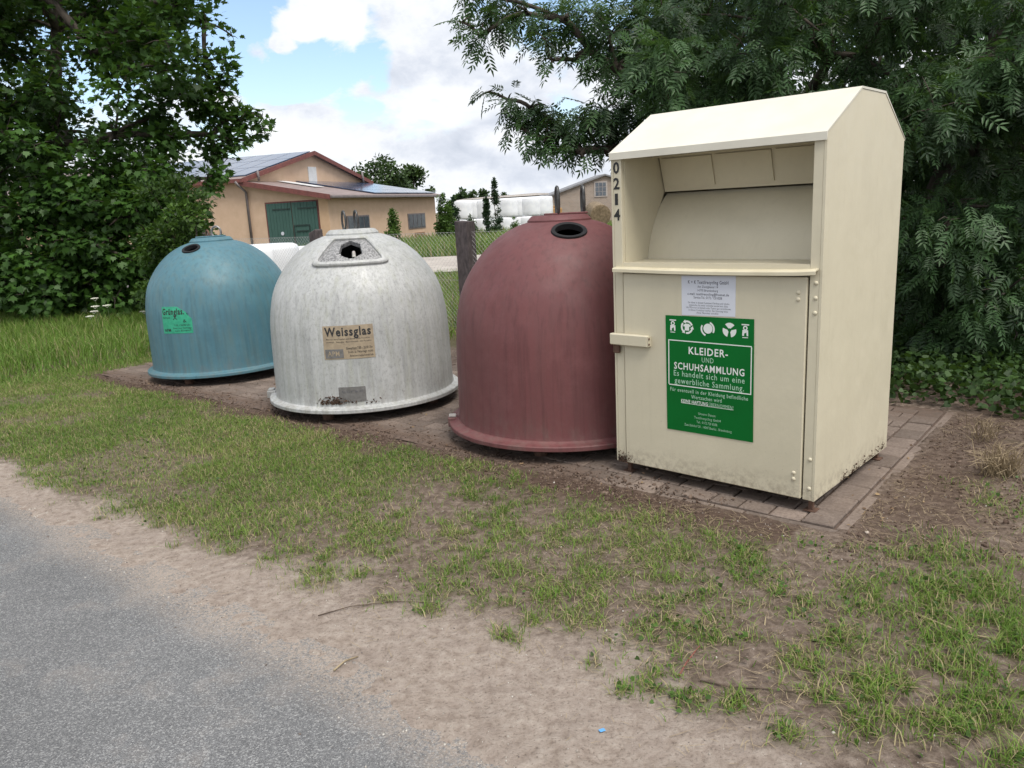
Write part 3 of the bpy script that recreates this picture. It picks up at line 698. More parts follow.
def bell_base(name,cx_,cy_,hs,mt,label,holes,tilt=(0,0),rs=1.,rr=1.):
    root=empty(name,(cx_,cy_,0)); root.rotation_euler=(tilt[0],tilt[1],0); tag(root,label,'bottle bank',group='bell shaped recycling containers on the paved pad')
    dm=Dome(hs,rs); mb=MB(); mb.add(*dm.mesh(holes)); mb.build('dome',mt,root,smooth=True,fixn=False)
    mb=MB(); zz=.10*hs
    mb.lathe([(r_*rr,z_) for r_,z_ in [(.70,.084),(.816,.084),(.823,.089),(.823,.112),(.818,.118),(.79,.122),(.776,.128),(.766,.136),(.70,.136)]],160,close=True); mb.build('rim',mt,root,ang=35)
    mb=MB(); mb.lathe([(.72,.13),(.72,.076),(.0,.076)],64); mb.build('base_plate',M['dark'],root)
    for k in range(4):
        a=R_(-110+90*k); mb=MB(); mb.tube([(.62*math.cos(a),.62*math.sin(a),.0),(.62*math.cos(a),.62*math.sin(a),.078)],.045,12); mb.build('foot',M['rust'],root)
    ztop=1.456*hs
    mb=MB(); mb.lathe([(.0,ztop-.03),(.215,ztop-.03),(.215,ztop+.004),(.19,ztop+.030),(.175,ztop+.035),(0.,ztop+.037)],40); mb.build('top_plate',mt,root,ang=30)
    return root,dm,ztop+.036
def ring_port(fn,ra,rb,root,w_=.022,t_=.02,mt=None):
    mb=MB(); seg=48; v=[];f=[]
    secs=[(0-.012,-.03),(0-.012,t_*.6),(-.004,t_),(w_*.7,t_),(w_,t_*.4),(w_,-.002)]
    for k in range(seg):
        a=2*math.pi*k/seg
        for d_,o_ in secs: v.append(fn((ra+d_)*math.cos(a),(rb+d_)*math.sin(a),o_))
    n_=len(secs)
    for k in range(seg):
        for j in range(n_-1): f.append((k*n_+j,k*n_+j+1,((k+1)%seg)*n_+j+1,((k+1)%seg)*n_+j))
    mb.add(v,f); return mb.build('throw_in_ring',mt or M['black'],root,ang=40)
def eye_loop(root,x,y,z,h,wd,ang,rad=.009,mt=None):
    mb=MB(); pts=[]
    for k in range(24):
        a=2*math.pi*k/24; u_=wd*math.cos(a); zz=z+h/2+(h/2)*math.sin(a)
        pts.append((x+u_*math.cos(ang),y+u_*math.sin(ang),zz))
    mb.tube(pts,rad,8,closed=True); mb.build('lifting_eye',mt or M['steel'],root,smooth=True)
    
# red
root,dm,zt=bell_base('bell_container',.374,5.346,1.0,M['grp_red'],'faded dark red bell container beside the cream clothes container',[(-84.3,1.398,.102,.085)],rr=1.008)
ring_port(dm.patch(-84.3,1.398),.100,.086,root,.014,.012)
va=math.atan2(5.346,.374)
eye_loop(root,-.01,-.02,zt-.01,.19,.036,va+.25,.011,M['dksteel']); eye_loop(root,.165,.02,zt-.01,.19,.036,va+.2,.011,M['dksteel'])
mb=MB(); mb.box(-.10,.19,-.05,.03,zt,zt+.012,c=.003); mb.build('bracket',M['grp_red'],root)
def lug(root,ang,mt,mt2):
    Mx=Matrix.Rotation(ang,4,'Z'); mb=MB(); mb.box(.765,.838,-.04,.04,.075,.14,Mx,c=.006); l_=mb.build('lug',mt,root)
    mb=MB(); mb.box(.78,.83,-.03,.03,.1405,.155,Mx,c=.004); mb.build('lug_cap',mt2,root)
M['palegrey']=simple('pale_plastic',(.45,.43,.40),(.3,.28,.26),20,.6)
lug(root,R_(183),M['grp_red'],M['palegrey'])
# white
root,dm,zt=bell_base('bell_container',-1.250,6.535,.9706,M['grp_white'],'weathered white bell container with a Weissglas label, between the blue and the red one',[(-81.6,1.305,.094,.105)],rs=.985,rr=.972)
fn=dm.patch(-83.5,1.295)
def trap(k,N=72,tw=.150,bw_=.215,t=.165,b=-.125,rc=.04,grow=0.):
    """rounded trapezoid sampled by angle"""
    P=[(-bw_-grow,b-grow),(bw_+grow,b-grow),(tw+grow,t+grow),(-tw-grow,t+grow)]; a=2*math.pi*k/N; d=(math.cos(a),math.sin(a)); best=9
    for i in range(4):
        p,q_=P[i],P[(i+1)%4]; ex_,ey_=q_[0]-p[0],q_[1]-p[1]; den=d[0]*ey_-d[1]*ex_
        if abs(den)<1e-9: continue
        tt=(p[0]*ey_-p[1]*ex_)/den; uu=(p[0]*d[1]-p[1]*d[0])/den
        if tt>0 and -1e-6<=uu<=1+1e-6: best=min(best,tt)
    sup=(abs(d[0]/(bw_+grow+.02))**6+abs(d[1]/(abs(b)+grow+.005))**6)**(-1/6)
    best=min(best,sup); return (d[0]*best,d[1]*best)
def hexp(k,N=72,ra=.083,rb=.098):
    a=2*math.pi*k/N; d=(math.cos(a),math.sin(a)); m_=max(abs(math.cos(a-R_(j))) for j in (0,60,120)); r_=1/m_
    return (d[0]*r_*ra+.008,d[1]*r_*rb+.010)
N=72; mb=MB(); v=[];f=[]; secs=[(.0,.001),(.0,.022),(.007,.028),(.026,.028),(.034,.020),(.036,-.004)]
for k in range(N):
    for g_,o_ in secs: p=trap(k,N,grow=g_); v.append(fn(p[0],p[1],o_))
n_=len(secs)
for k in range(N):
    for j in range(n_-1): f.append((k*n_+j,k*n_+j+1,((k+1)%N)*n_+j+1,((k+1)%N)*n_+j))
mb.add(v,f); mb.build('throw_in_frame',M['grp_white'],root,ang=40)
mb=MB(); v=[];f=[]; S=5
for k in range(N):
    p=trap(k,N); h_=hexp(k,N)
    for j in range(S+1): tt=j/S; v.append(fn(p[0]*(1-tt)+h_[0]*tt,p[1]*(1-tt)+h_[1]*tt,.006))
    v.append(fn(h_[0],h_[1],-.03))
S2=S+2
for k in range(N):
    for j in range(S2-1): f.append((k*S2+j,k*S2+j+1,((k+1)%N)*S2+j+1,((k+1)%N)*S2+j))
mb.add(v,f); mb.build('throw_in_panel',M['mesh_panel'],root,fixn=True)
mb=MB(); a_=fn(.03,-.03,-.05); b_=fn(.03,.02,-.03); mb.tube([a_,b_],[.016,.012],10); mb.build('flap_catch',M['palegrey'],root,smooth=False)
va=math.atan2(6.535,-1.27)
eye_loop(root,-.06,.0,zt-.01,.155,.036,va+.4,.009,M['dksteel']); eye_loop(root,.03,.05,zt-.01,.155,.036,va+.4,.009,M['dksteel'])
lug(root,R_(183),M['grp_white'],M['grp_white'])
fl=dm.patch(-87.2,.632)
lab=MB(); patch_slab(lab,fl,-.195,.190,-.132,.122,-.001,.0025,14,6,clip=lambda a,b:(a,b+.0*a)); lab=lab.build('label',M['tan_label'],root,ang=40)
tag(lab,'faded tan Weissglas label')
curved_text(fl,[('Weissglas',-.180,.172,.078,.066,.035)],.0042,M['black_print'],lab,'heading')
curved_text(fl,[('Bitte nur leere Flaschen und Glaeser ohne Verschluss',-.17,.16,.022,.012,0),('einwerfen . Weissglas - Keine Keramik, kein Porzellan',-.17,.17,.000,.012,0),
 ('Einwurfzeit 7.00 - 20.00 Uhr',-.02,.175,-.050,.020,.01),('Sonn- u. Feiertags nicht',-.01,.175,-.078,.018,.006),('Abfallwirtschaftsbetrieb',0.,.175,-.108,.015,0)],.0042,M['black_print'],lab)
mb=MB(); patch_slab(mb,fl,-.185,-.045,-.124,-.055,.0028,.0038,4,3); lg=mb.build('emblem',M['grey_plate'],lab)
curved_text(fl,[('APM',-.165,-.075,-.088,.038,.02)],.0050,M['tan_label'],lab,'emblem_lettering')
fp=dm.patch(-87.6,.228); mb=MB(); patch_slab(mb,fp,-.105,.100,-.060,.055,-.001,.004,6,3); pl=mb.build('maker_plate',M['grey_plate'],root)
curved_text(fp,[('Typ 2,5 m³  Nr. 417',-.08,.08,.02,.018,0)],.0055,M['grey_print'],pl)
# dirt caught on the flange beside the plate
mb=MB()
for k in range(260):
    a=-.085+random.gauss(-.07,.055) if k%5 else random.uniform(-.28,.22); b=abs(random.gauss(0,.028 if k%5 else .01)); p=np.array(fp(a,-.076+b,random.uniform(-.002,.008))); r_=random.uniform(.004,.012)
    q_=[p+np.array([random.uniform(-1,1) for _ in range(3)])*r_ for _ in range(5)]
    mb.add(q_,[(0,1,2),(0,2,3),(0,3,4),(1,2,4),(2,3,4),(0,1,4)])
mb.build('caked_dirt',M['brown_dirt'],root,fixn=False)
# blue
root,dm,zt=bell_base('bell_container',-3.013,8.222,.9465,M['grp_blue'],'faded blue bell container with a torn green label, farthest along the pad',[(-103.6,1.395*.9465,.088,.072)],tilt=(0,R_(-1.)),rs=.985,rr=.975)
ring_port(dm.patch(-103.6,1.395*.9465),.082,.070,root,.013,.012)
va=math.atan2(8.222,-3.013)
eye_loop(root,.075,-.03,zt-.01,.115,.052,va+R_(60),.011,M['steel']); eye_loop(root,-.05,.06,zt-.01,.08,.045,va+.3,.010,M['rust']); 
mb=MB(); mb.box(-.14,.14,-.055,.055,zt,zt+.014,c=.004); mb.build('bracket',M['grp_blue'],root)
fl=dm.patch(-105.5,.655)
def tear(a,b):
    lim=.172-.055*max(0,(b-.02)/.12)**1.5-.02*(.14-b if b<.14 else 0); 
    return (min(a,lim),b if a<.02 else b-.10*max(0,(a-.02)/.17)*max(0,(b+.0)/.14))
mb=MB(); patch_slab(mb,fl,-.165,.172,-.125,.135,-.001,.002,14,8,clip=tear); lab=mb.build('label',M['mint_label'],root,ang=40); tag(lab,'torn green Grünglas label')
curved_text(fl,[('Grünglas.',-.155,.10,.088,.060,.05)],.0036,M['black_print'],lab,'heading')
curved_text(fl,[('Nur Flaschen',-.15,-.06,.030,.020,.0),('X',-.03,.02,.030,.045,.0),('APM',-.148,-.07,-.092,.028,.06),('7.00 - 20.00 Uhr',-.02,.15,-.045,.018,0),('Sonn- und Feiertags',-.04,.155,-.072,.016,0),('kein Einwurf',-.02,.15,-.098,.016,.0),('&',.08,.115,-.005,.03,0)],.0036,M['black_print'],lab)
# ------------------------------------------------------------------ vegetation
M['maple']=leafmat('maple_leaf',(.010,.028,.008),(.050,.118,.020),.3,.5,.25)
M['ash']=leafmat('ash_leaf',(.010,.025,.012),(.052,.108,.038),.35,.45,.22)
M['undergrowth']=leafmat('undergrowth_leaf',(.014,.032,.010),(.055,.11,.026),.3,.55,.2)
M['bushy']=leafmat('bush_leaf',(.022,.050,.012),(.085,.16,.030),.3,.5,.25)
M['fargreen']=leafmat('far_leaf',(.022,.045,.020),(.065,.105,.040),.2,.6,.15)
M['conifer']=leafmat('conifer_needles',(.015,.035,.022),(.04,.075,.035),.2,.6,.1)
M['grass']=None
t=NT('grass_blade'); c=t.ramp(t.attr('tint'),[(0,(.062,.125,.016)),(.45,(.135,.245,.036)),(.7,(.215,.295,.06)),(.8,(.28,.27,.11)),(1,(.44,.36,.21))]); t.set(c,.55,spec=.3)
tr=t.n.new('ShaderNodeBsdfTranslucent'); t.link(c,tr.inputs[0]); mx=t.n.new('ShaderNodeMixShader'); mx.inputs[0].default_value=.3; t.link(t.b.outputs[0],mx.inputs[1]); t.link(tr.outputs[0],mx.inputs[2]); t.link(mx.outputs[0],t.out.inputs['Surface']); M['grass']=t.m
M['bark']=simple('bark',(.085,.068,.052),(.035,.028,.022),14,.9,bump=.8,st=(1,1,.3))
M['straw']=simple('dry_straw',(.36,.285,.18),(.20,.15,.09),30,.8)
MAPLE=[(0,0),(.10,.05),(.38,-.02),(.30,.16),(.56,.34),(.32,.40),(.36,.60),(.16,.60),(.0,1.0),(-.16,.60),(-.36,.60),(-.32,.40),(-.56,.34),(-.30,.16),(-.38,-.02),(-.10,.05)]
MV=[(x,y,-.12*x*x-.10*y*y) for x,y in MAPLE]; MF=[tuple(range(len(MV)))]
def ash_template(pairs=5,seed=0):
    r_=random.Random(seed); v=[];f=[]
    def leaflet(bx,by,ang,L_,w_,bz):
        d=(math.sin(ang),math.cos(ang)); n_=(d[1],-d[0]); b=len(v)
        for (l,ww,z) in ((0,0,0),(.35,w_,.03),(.38,0,-.01),(.35,-w_,.03),(.72,w_*.62,-.02),(.72,-w_*.62,-.02),(1,0,-.09)):
            v.append((bx+d[0]*l*L_+n_[0]*ww,by+d[1]*l*L_+n_[1]*ww,bz+z*L_*1.6))
        f.extend([(b,b+1,b+2),(b,b+2,b+3),(b+2,b+1,b+4,b+6),(b+3,b+2,b+6,b+5)])
    for k in range(pairs):
        y=.22+.62*k/(pairs-1)*.95; z=-.14*y*y
        for sgn in (-1,1): leaflet(0,y,sgn*R_(r_.uniform(48,66)),r_.uniform(.30,.38),r_.uniform(.042,.055),z)
    leaflet(0,.84,R_(r_.uniform(-6,6)),.36,.052,-.12)
    b=len(v); v.extend([(-.006,0,0),(.006,0,0),(.004,.86,-.105),(-.004,.86,-.105)]); f.append((b,b+1,b+2,b+3)); return v,f
ELL=[(0,0,0),(.26,.32,.03),(.22,.72,0),(0,1,-.1),(-.22,.72,0),(-.26,.32,.03)]; ELF=[(0,1,2,3),(0,3,4,5)]
def frames(N,out,up=.8,jit=.6,droop=0.):
    """orientation of leaves: y axis runs outward (with droop), z axis is the blade's normal"""
    d=unit(out+rng.normal(0,jit,(N,3))+np.array([0,0,-droop])); nrm=np.array([0,0,up])+out*.35+rng.normal(0,.45,(N,3))
    z=unit(nrm-d*np.sum(nrm*d,1,keepdims=True)); x=np.cross(d,z); return x,d,z
def tree(name,label,base,clumps,leaf,count,size,mt,trunk_r=.15,trunk_top=None,group=None,cat='tree',up=.8,jit=.6,droop=0.,thick=.55,crown='crown',trunk=True,branch_r=.02,tv=.0,lean=(0,0),stems=1):
    """clumps: (x,y,z,rx,rz,weight) blobs of leaves, each reached by a branch"""
    root=empty(name,base); tag(root,label,cat,group)
    b=np.array(base,float); C=np.array([c[:3] for c in clumps])-b; RX=np.array([c[3] for c in clumps]); RZ=np.array([c[4] for c in clumps]); Wt=np.array([c[5] for c in clumps],float)
    Wt=Wt*RX*np.maximum(RX,RZ); idx=rng.choice(len(C),count,p=Wt/Wt.sum())
    dr=unit(rng.normal(0,1,(count,3))); rad=rng.random(count)**thick
    pos=C[idx]+dr*rad[:,None]*np.stack([RX[idx],RX[idx],RZ[idx]],1)
    cen=C.mean(0); out=unit(pos-cen)*.5+dr*.7
    x,d,z=frames(count,out,up,jit,droop); sz=size*rng.uniform(.65,1.2,count)[:,None]
    ct=rng.random(len(C))[idx]
    tint=np.clip(.10+.35*rng.random(count)+.55*ct**1.3+rng.normal(0,.08,count)+tv+.25*(rng.random(count)<.04),0,1)
    if isinstance(leaf,list):
        sel=rng.integers(0,len(leaf),count); Vs=[];Fs=[];Ls=[];Ts=[];bi=0
        for k,(lv,lf) in enumerate(leaf):
            m_=sel==k; lv=np.array(lv); K=len(lv); P=pos[m_];n_=len(P)
            V=P[:,None,:]+(lv[None,:,0,None]*x[m_][:,None,:]+lv[None,:,1,None]*d[m_][:,None,:]+lv[None,:,2,None]*z[m_][:,None,:])*sz[m_][:,None,:]
            flat=np.concatenate([np.array(q_) for q_ in lf]); Fs.append((flat[None]+(np.arange(n_)*K)[:,None]).ravel()+bi); Ls.append(np.tile([len(q_) for q_ in lf],n_)); Vs.append(V.reshape(-1,3)); Ts.append(np.repeat(tint[m_],K)); bi+=n_*K
        npmesh(crown,np.concatenate(Vs),np.concatenate(Fs),np.concatenate(Ls),mt,root,{'tint':np.concatenate(Ts)})
    else:
        scatter(crown,leaf[0],leaf[1],pos,x*sz,d*sz,z*sz,mt,root,tint)
    if trunk:
        mb=MB(); top=trunk_top or (C[:,2].max()*.8); rr=random.Random(len(clumps)); axis_=[]
        for st in range(stems):
            ox,oy=(0,0) if stems==1 else (math.cos(st*2.4)*trunk_r*1.6,math.sin(st*2.4)*trunk_r*1.6); sx,sy=rr.uniform(-.12,.12)+lean[0]+ox*.8,rr.uniform(-.12,.12)+lean[1]+oy*.8
            pts=[(ox+sx*top*t_**1.3+.04*top*math.sin(t_*5+st)*.3,oy+sy*top*t_**1.3,top*t_-.1) for t_ in np.linspace(0,1,9)]
            axis_.append(np.array(pts)); mb.tube(pts,[trunk_r*(1.25 if i==0 else 1)*(1-.8*i/8) for i in range(9)],10)
        nodes=[tuple(p) for ax in axis_ for p in ax[2:]]; par=[-1]*len(nodes); nt=len(nodes); allx=np.concatenate([ax[2:] for ax in axis_])
        dist=np.array([np.min(np.linalg.norm(allx-c_,axis=1)) for c_ in C]); order=np.argsort(dist); P_=[np.array(p) for p in nodes]; src=[None]*nt; cd=[0.]*nt
        for k in order:
            A_=np.array(P_); d_=np.linalg.norm(A_-C[k],axis=1); cost=d_+.35*np.array(cd)+np.where(A_[:,2]>C[k][2],.5*(A_[:,2]-C[k][2]),0); pi=int(np.argmin(cost))
            P_.append(C[k]); par.append(pi); src.append(k); cd.append(cd[pi]+d_[pi])
        cnt=np.ones(len(P_))
        for k in range(len(P_)-1,nt-1,-1): cnt[par[k]]+=cnt[k]
        for k in range(nt,len(P_)):
            a=P_[par[k]]; c_=P_[k]; rx_=RX[src[k]]; r1=min(branch_r*1.3,.32*branch_r*cnt[k]**.5); r0=r1*1.25; l_=np.linalg.norm(c_-a)
            mid=(a+c_)/2+np.array([rr.uniform(-1,1),rr.uniform(-1,1),rr.uniform(-.2,1)])*l_*.16
            mb.tube([a*(1-t_)**2+2*mid*t_*(1-t_)+c_*t_*t_ for t_ in np.linspace(0,1,5)],[r0*(1-t_)+r1*t_ for t_ in np.linspace(0,1,5)],5)
            for _ in range(3):
                e_=c_+unit(np.array([rr.gauss(0,1),rr.gauss(0,1),rr.gauss(0,.6)]))*rx_*.8
                mb.tube([c_,(c_+e_)/2+np.array([0,0,.08*rx_]),e_],[r1*.7,r1*.45,r1*.15],4)
        mb.build('trunk',M['bark'],root,smooth=True,fixn=False)
    return root
# --- maple at the left
cl=[]
def C_(px,py,Y,r,rz=None,w=1.): p=at(px,py,Y); cl.append((p[0],p[1],max(p[2],.12),r,rz or r*.7,w))
for px,py,Y,r,w in [(262,128,15,.24,1.),(248,112,15,.26,1.),(262,118,15,.16,.8),(236,140,14.8,.26,1.6),(225,120,14.8,.32,2.),(208,110,14.8,.36,2.),(215,150,14.6,.30,2.),(218,172,14.4,.24,1.6),(212,190,14.2,.22,1.4),(225,60,15,.26,1.6),(215,82,15,.3,1.6),(20,255,13.3,.5,1.4),(50,270,13.2,.5,1.4),(5,285,13.1,.5,1.4),(80,240,13.4,.45,1.2),(35,225,13.4,.45,1.2),(-20,250,13.3,.5,1.2),(240,120,15,.34,.8),(225,95,15,.34,.8),(212,135,14.6,.40,.9),(250,142,15,.16,.5),(228,75,15,.28,.7),(205,60,15,.40,.8),(232,36,15.4,.22,.5),(205,22,15.2,.40,.7),(185,5,15,.45,.8),(215,-10,15.2,.3,.6),(190,95,14.5,.45,1),(228,158,14.8,.2,.5),(208,178,14.2,.28,.8),(198,205,14,.30,.9),(170,200,13.6,.42,1),(150,170,13.6,.42,1),(165,140,13.8,.45,1),(150,230,13.4,.42,1),(130,260,13.2,.42,1),(115,300,13.1,.4,.8),(190,225,13.8,.25,.8)]: C_(px,py,Y,r,None,w)
for i in range(105):
    px=random.uniform(-60,185); py=random.uniform(-70,320); Y=random.uniform(13.0,14.6); C_(px,py,Y,random.uniform(.32,.6),None,random.uniform(.6,1.2))
for i in range(60):
    px=random.uniform(-80,175); py=random.uniform(-60,325); Y=random.uniform(15.2,18.); C_(px,py,Y,random.uniform(.5,.8),None,1.)
for i in range(26): C_(random.uniform(90,205),random.uniform(190,295),random.uniform(13.6,15.),.36,None,1.)
for i in range(34):
    px=random.uniform(-160,10); py=random.uniform(-120,330); Y=random.uniform(13,18); C_(px,py,Y,random.uniform(.5,.9),None,1)
for i in range(30): cl.append((random.uniform(-14,-6.5),random.uniform(13.5,20),random.uniform(5.5,8.5),random.uniform(.6,1.),.6,1))
tree('maple_tree','large dark green maple filling the left edge behind the blue container',(-9.6,15.8,0),cl,(MV,MF),74000,.128,M['maple'],.22,7.,up=1.0,jit=.55,droop=.15,thick=.5,branch_r=.05,stems=3)
# brighter shrub under the maple next to the blue container
cl=[]
for i in range(26):
    C_(random.uniform(150,204),random.uniform(180,300),random.uniform(11.8,12.8),random.uniform(.18,.34),None,1)
tree('shrub','yellow green shrub rising directly behind the blue bell container',(-5.0,12.4,0),cl,(ELL,ELF),6000,.08,M['bushy'],.05,1.6,cat='shrub',branch_r=.012,stems=3,tv=-.18)
# dark hedge filling the back under the maple
cl=[]
for i in range(60): cl.append((random.uniform(-17,-8.6),random.uniform(17,20.5),random.uniform(.3,3.2),random.uniform(.5,.9),.6,1))
tree('hedge_row','dark overgrown hedge in the shade beneath the big maple',(-10.5,18.8,0),cl,(ELL,ELF),12000,.17,M['maple'],.08,2.6,cat='hedge',branch_r=.02,stems=4,tv=-.25)
# --- ash at the right
ASH=[ash_template(5,1),ash_template(4,2),ash_template(5,3)]
cl=[]
for px,py,Y,r,w in [(462,22,7.,.10,.6),(480,36,7,.13,1),(500,22,7,.16,1),(505,0,7.2,.2,1),(475,-8,7.2,.16,.8),(528,14,7,.16,.9),(545,40,6.8,.14,.8),(552,60,6.8,.1,.8),(565,20,7,.2,1),(590,10,7,.25,1),(590,50,7,.18,.9),(575,60,7,.10,.6),(610,35,7,.22,1),(618,70,7,.16,.8),
 (488,92,7.,.09,.6),(508,100,7,.14,1.),(530,108,7,.17,1.2),(520,128,6.9,.1,.7),(548,118,7,.18,1.2),(545,140,6.9,.12,.9),(565,135,7,.16,1.2),(585,120,7,.2,1.2),(580,152,6.9,.11,.8),(600,150,7,.13,.8),(605,110,7.1,.2,1.1),(625,120,7.2,.2,1),(640,95,7.2,.2,.9),(625,145,7.3,.12,.7),(650,60,7.3,.22,.8),(640,15,7.2,.25,1)]: C_(px,py,Y,r,None,w*1.5)
for i in range(60):
    px=random.uniform(640,1070); py=random.uniform(-60,150); C_(px,py,random.uniform(5.9,7.4),random.uniform(.16,.36),None,random.uniform(.8,1.3))
for i in range(50):
    px=random.uniform(900,1110); py=random.uniform(60,345); C_(px,py,random.uniform(6.0,7.6),random.uniform(.2,.36),None,random.uniform(.7,1.1))
for i in range(110):
    px=random.uniform(620,1150); py=random.uniform(-120,300); 
    if px<700 and py>100: continue
    C_(px,py,random.uniform(8,11.),random.uniform(.35,.6),None,1.)
for i in range(22): cl.append((random.uniform(1.5,7),random.uniform(7.5,11),random.uniform(4.8,7.5),random.uniform(.4,.8),.5,.8))
tree('ash_tree','big drooping ash with feathered leaves hanging behind and over the cream container',(4.3,9.2,0),cl,ASH,42000,.185,M['ash'],.2,6.5,up=.75,jit=.5,droop=.75,thick=.6,branch_r=.035,stems=2)
# dark thicket behind the container
cl=[]
for i in range(110): cl.append((random.uniform(3.0,12),random.uniform(11.2,14.5),random.uniform(.3,4.2),random.uniform(.4,.8),.6,1))
tree('hedge_row','dense dark thicket closing the view beneath the ash, right of the cream container',(5.5,12.6,0),cl,(ELL,ELF),26000,.15,M['ash'],.08,3.6,cat='hedge',branch_r=.02,stems=4,tv=-.25)
cl=[]
for px,py,Y,r in ((1005,285,6.9,.22),(1020,265,7.,.22),(1000,310,6.7,.18),(1025,300,6.8,.25),(1040,250,7.1,.3),(1045,330,6.8,.3)): C_(px,py,Y,r,None,1)
tree('shrub','bright green young shrub at the right edge under the ash',(4.55,6.9,0),cl,(ELL,ELF),900,.075,M['bushy'],.03,1.2,cat='shrub',branch_r=.008,stems=3,tv=.2)
cl=[]
for i in range(40): C_(random.uniform(905,1060),random.uniform(235,372),random.uniform(6.3,7.4),random.uniform(.14,.26),None,1)
tree('elder_bush','low dark green bush right behind the cream container',(4.0,6.9,0),cl,ASH,1500,.22,M['ash'],.04,1.2,cat='shrub',branch_r=.010,stems=4,droop=.5,tv=.05)
# broad leaved ground cover at the right
def cover(name,label,cat,pts,leaf,size,mt,zr=(0,.18),up=1.):
    N=len(pts); out=unit(rng.normal(0,1,(N,3))*np.array([1,1,.2])); x,d,z=frames(N,out*.6,up,.3,0.); sz=size*rng.uniform(.5,1.2,N)[:,None]
    pos=np.stack([pts[:,0],pts[:,1],gheight(pts[:,0],pts[:,1])+rng.uniform(zr[0],zr[1],N)],1)
    o=scatter(name,leaf[0],leaf[1],pos,x*sz,d*sz,z*sz,mt,None,np.clip(rng.random(N)*.6+.25*fbm(pts[:,0]*2,pts[:,1]*2,7),0,1)); return tag(o,label,cat,kind='stuff')
IVY=[(0,0,0),(.3,-.1,0),(.48,.25,.02),(.3,.6,0),(0,.9,-.06),(-.3,.6,0),(-.48,.25,.02),(-.3,-.1,0)]; IVF=[tuple(range(8))]
P=[]
while len(P)<26000:
    s=random.uniform(-3.2,2.6); n=random.uniform(5.2,9.2)
    edge=6.15-.25*ss(-1.2,-.2,np.array(s))-.5*ss(0,1.2,np.array(s))+(fbm(np.array(s*1.5),np.array(3.),3)-.5)*.6
    if n<edge: continue
    P.append(xy(s,n))
P=np.array(P); 
cover('ground_cover','low ivy and nettle leaves carpeting the shade behind the paved pad','ground cover',P,(IVY,IVF),.052,M['undergrowth'],(0.01,.24),.5)
# grass
BL=[(-.5,0,0),(.5,0,0),(.36,.0,.55),(-.36,.0,.55),(0,.0,1.)]; BF=[(0,1,2,3),(3,2,4)]
def grass(name,label,pts,h0,h1,wd,dry=.15,bend=.5,tuft=1,cat='grass',hf=None,tcol=None):
    N=len(pts); z=gheight(pts[:,0],pts[:,1])-.004; pos=np.stack([pts[:,0],pts[:,1],z],1)
    az=rng.uniform(0,2*math.pi,N); ln=rng.uniform(.05,bend,N); up=unit(np.stack([np.cos(az)*ln,np.sin(az)*ln,np.ones(N)],1))
    side=unit(np.stack([-np.sin(az+rng.normal(0,.8,N)),np.cos(az+rng.normal(0,.8,N)),np.zeros(N)],1)); bd=unit(np.stack([np.cos(az),np.sin(az),-.2*np.ones(N)],1))
    h=rng.uniform(h0,h1,N)*(hf if hf is not None else 1); wv=wd*rng.uniform(.6,1.3,N)
    K=5; V=np.empty((N,K,3)); V[:,0]=pos-side*wv[:,None]*.5; V[:,1]=pos+side*wv[:,None]*.5
    m_=pos+up*h[:,None]*.55; V[:,2]=m_+side*wv[:,None]*.38; V[:,3]=m_-side*wv[:,None]*.38; V[:,4]=pos+up*h[:,None]*.95+bd*(h*ln*.9)[:,None]
    f=np.array([0,1,2,3,3,2,4]); FF=(f[None]+(np.arange(N)*K)[:,None]).ravel(); LT=np.tile([4,3],N)
    t_=np.where(rng.random(N)<dry,rng.uniform(.75,1,N),rng.uniform(.05,.68,N)*.7+.3*fbm(pts[:,0]*1.7,pts[:,1]*1.7,15))
    if tcol is not None: t_=np.clip(t_+tcol,0,1)
    o=npmesh(name,V.reshape(-1,3),FF,LT,M['grass'],None,{'tint':np.repeat(t_,K)}); return tag(o,label,cat,kind='stuff')
def sample(n,x0,x1,y0,y1,fn):
    out=[];tot=0
    while tot<n:
        x=rng.uniform(x0,x1,n); y=rng.uniform(y0,y1,n); k=rng.random(n)<fn(x,y); p=np.stack([x[k],y[k]],1); out.append(p); tot+=len(p)
    return np.concatenate(out)[:n]
def verge(x,y):
    s,n=sn(x,y); return grassd(x,y)*(n<4.9)*(s>-9.6)*np.where(s<-4,.8,1.)*(y>1.3)
P=sample(125000,-7.5,3.4,1.4,9.5,verge)
s_,n_=sn(P[:,0],P[:,1])
hf=1+.6*ss(-1.0,-.3,s_)*(n_<4)
grass('verge_grass','short patchy grass of the verge between the sandy road edge and the pad',P,.020,.056,.0036,.22,.9,hf=hf*(.65+.6*fbm(P[:,0]*4,P[:,1]*4,19)),tcol=.55*(fbm(P[:,0]*1.3,P[:,1]*1.3,23)-.42)+.04-.08*ss(-1.6,-.6,s_))
def lm(x,y):
    s,n=sn(x,y); return (ss(-8.8,-9.4,s+(fbm(x*1.5,y*1.5,8)-.5)*.8)*(n>.5)).astype(float)
P=sample(60000,-15,-3.6,6.4,15.5,lm); s_,n_=sn(P[:,0],P[:,1])
grass('meadow_grass','tall green grass at the left in front of the maple',P,.12,.30,.008,.12,.55,hf=.35+.65*ss(-9.0,-10.2,s_))
P=sample(16000,-5,1.,8.6,19.8,lambda x,y:(sn(x,y)[1]>6.7)*1.)
grass('lawn_grass','green grass behind the bell containers and around the wire fence',P,.08,.22,.010,.08,.6,tcol=.08)
P=sample(26000,-16,6,27.4,36,lambda x,y:np.ones(len(x)))
grass('weedy_grass','tall weedy grass between the farm track and the barn',P,.28,.75,.028,.18,.45)
P=sample(9000,-6,12,36,47,lambda x,y:np.ones(len(x)))
grass('far_grass','rough grass in front of the stacked white bales',P,.3,.75,.05,.25,.45)
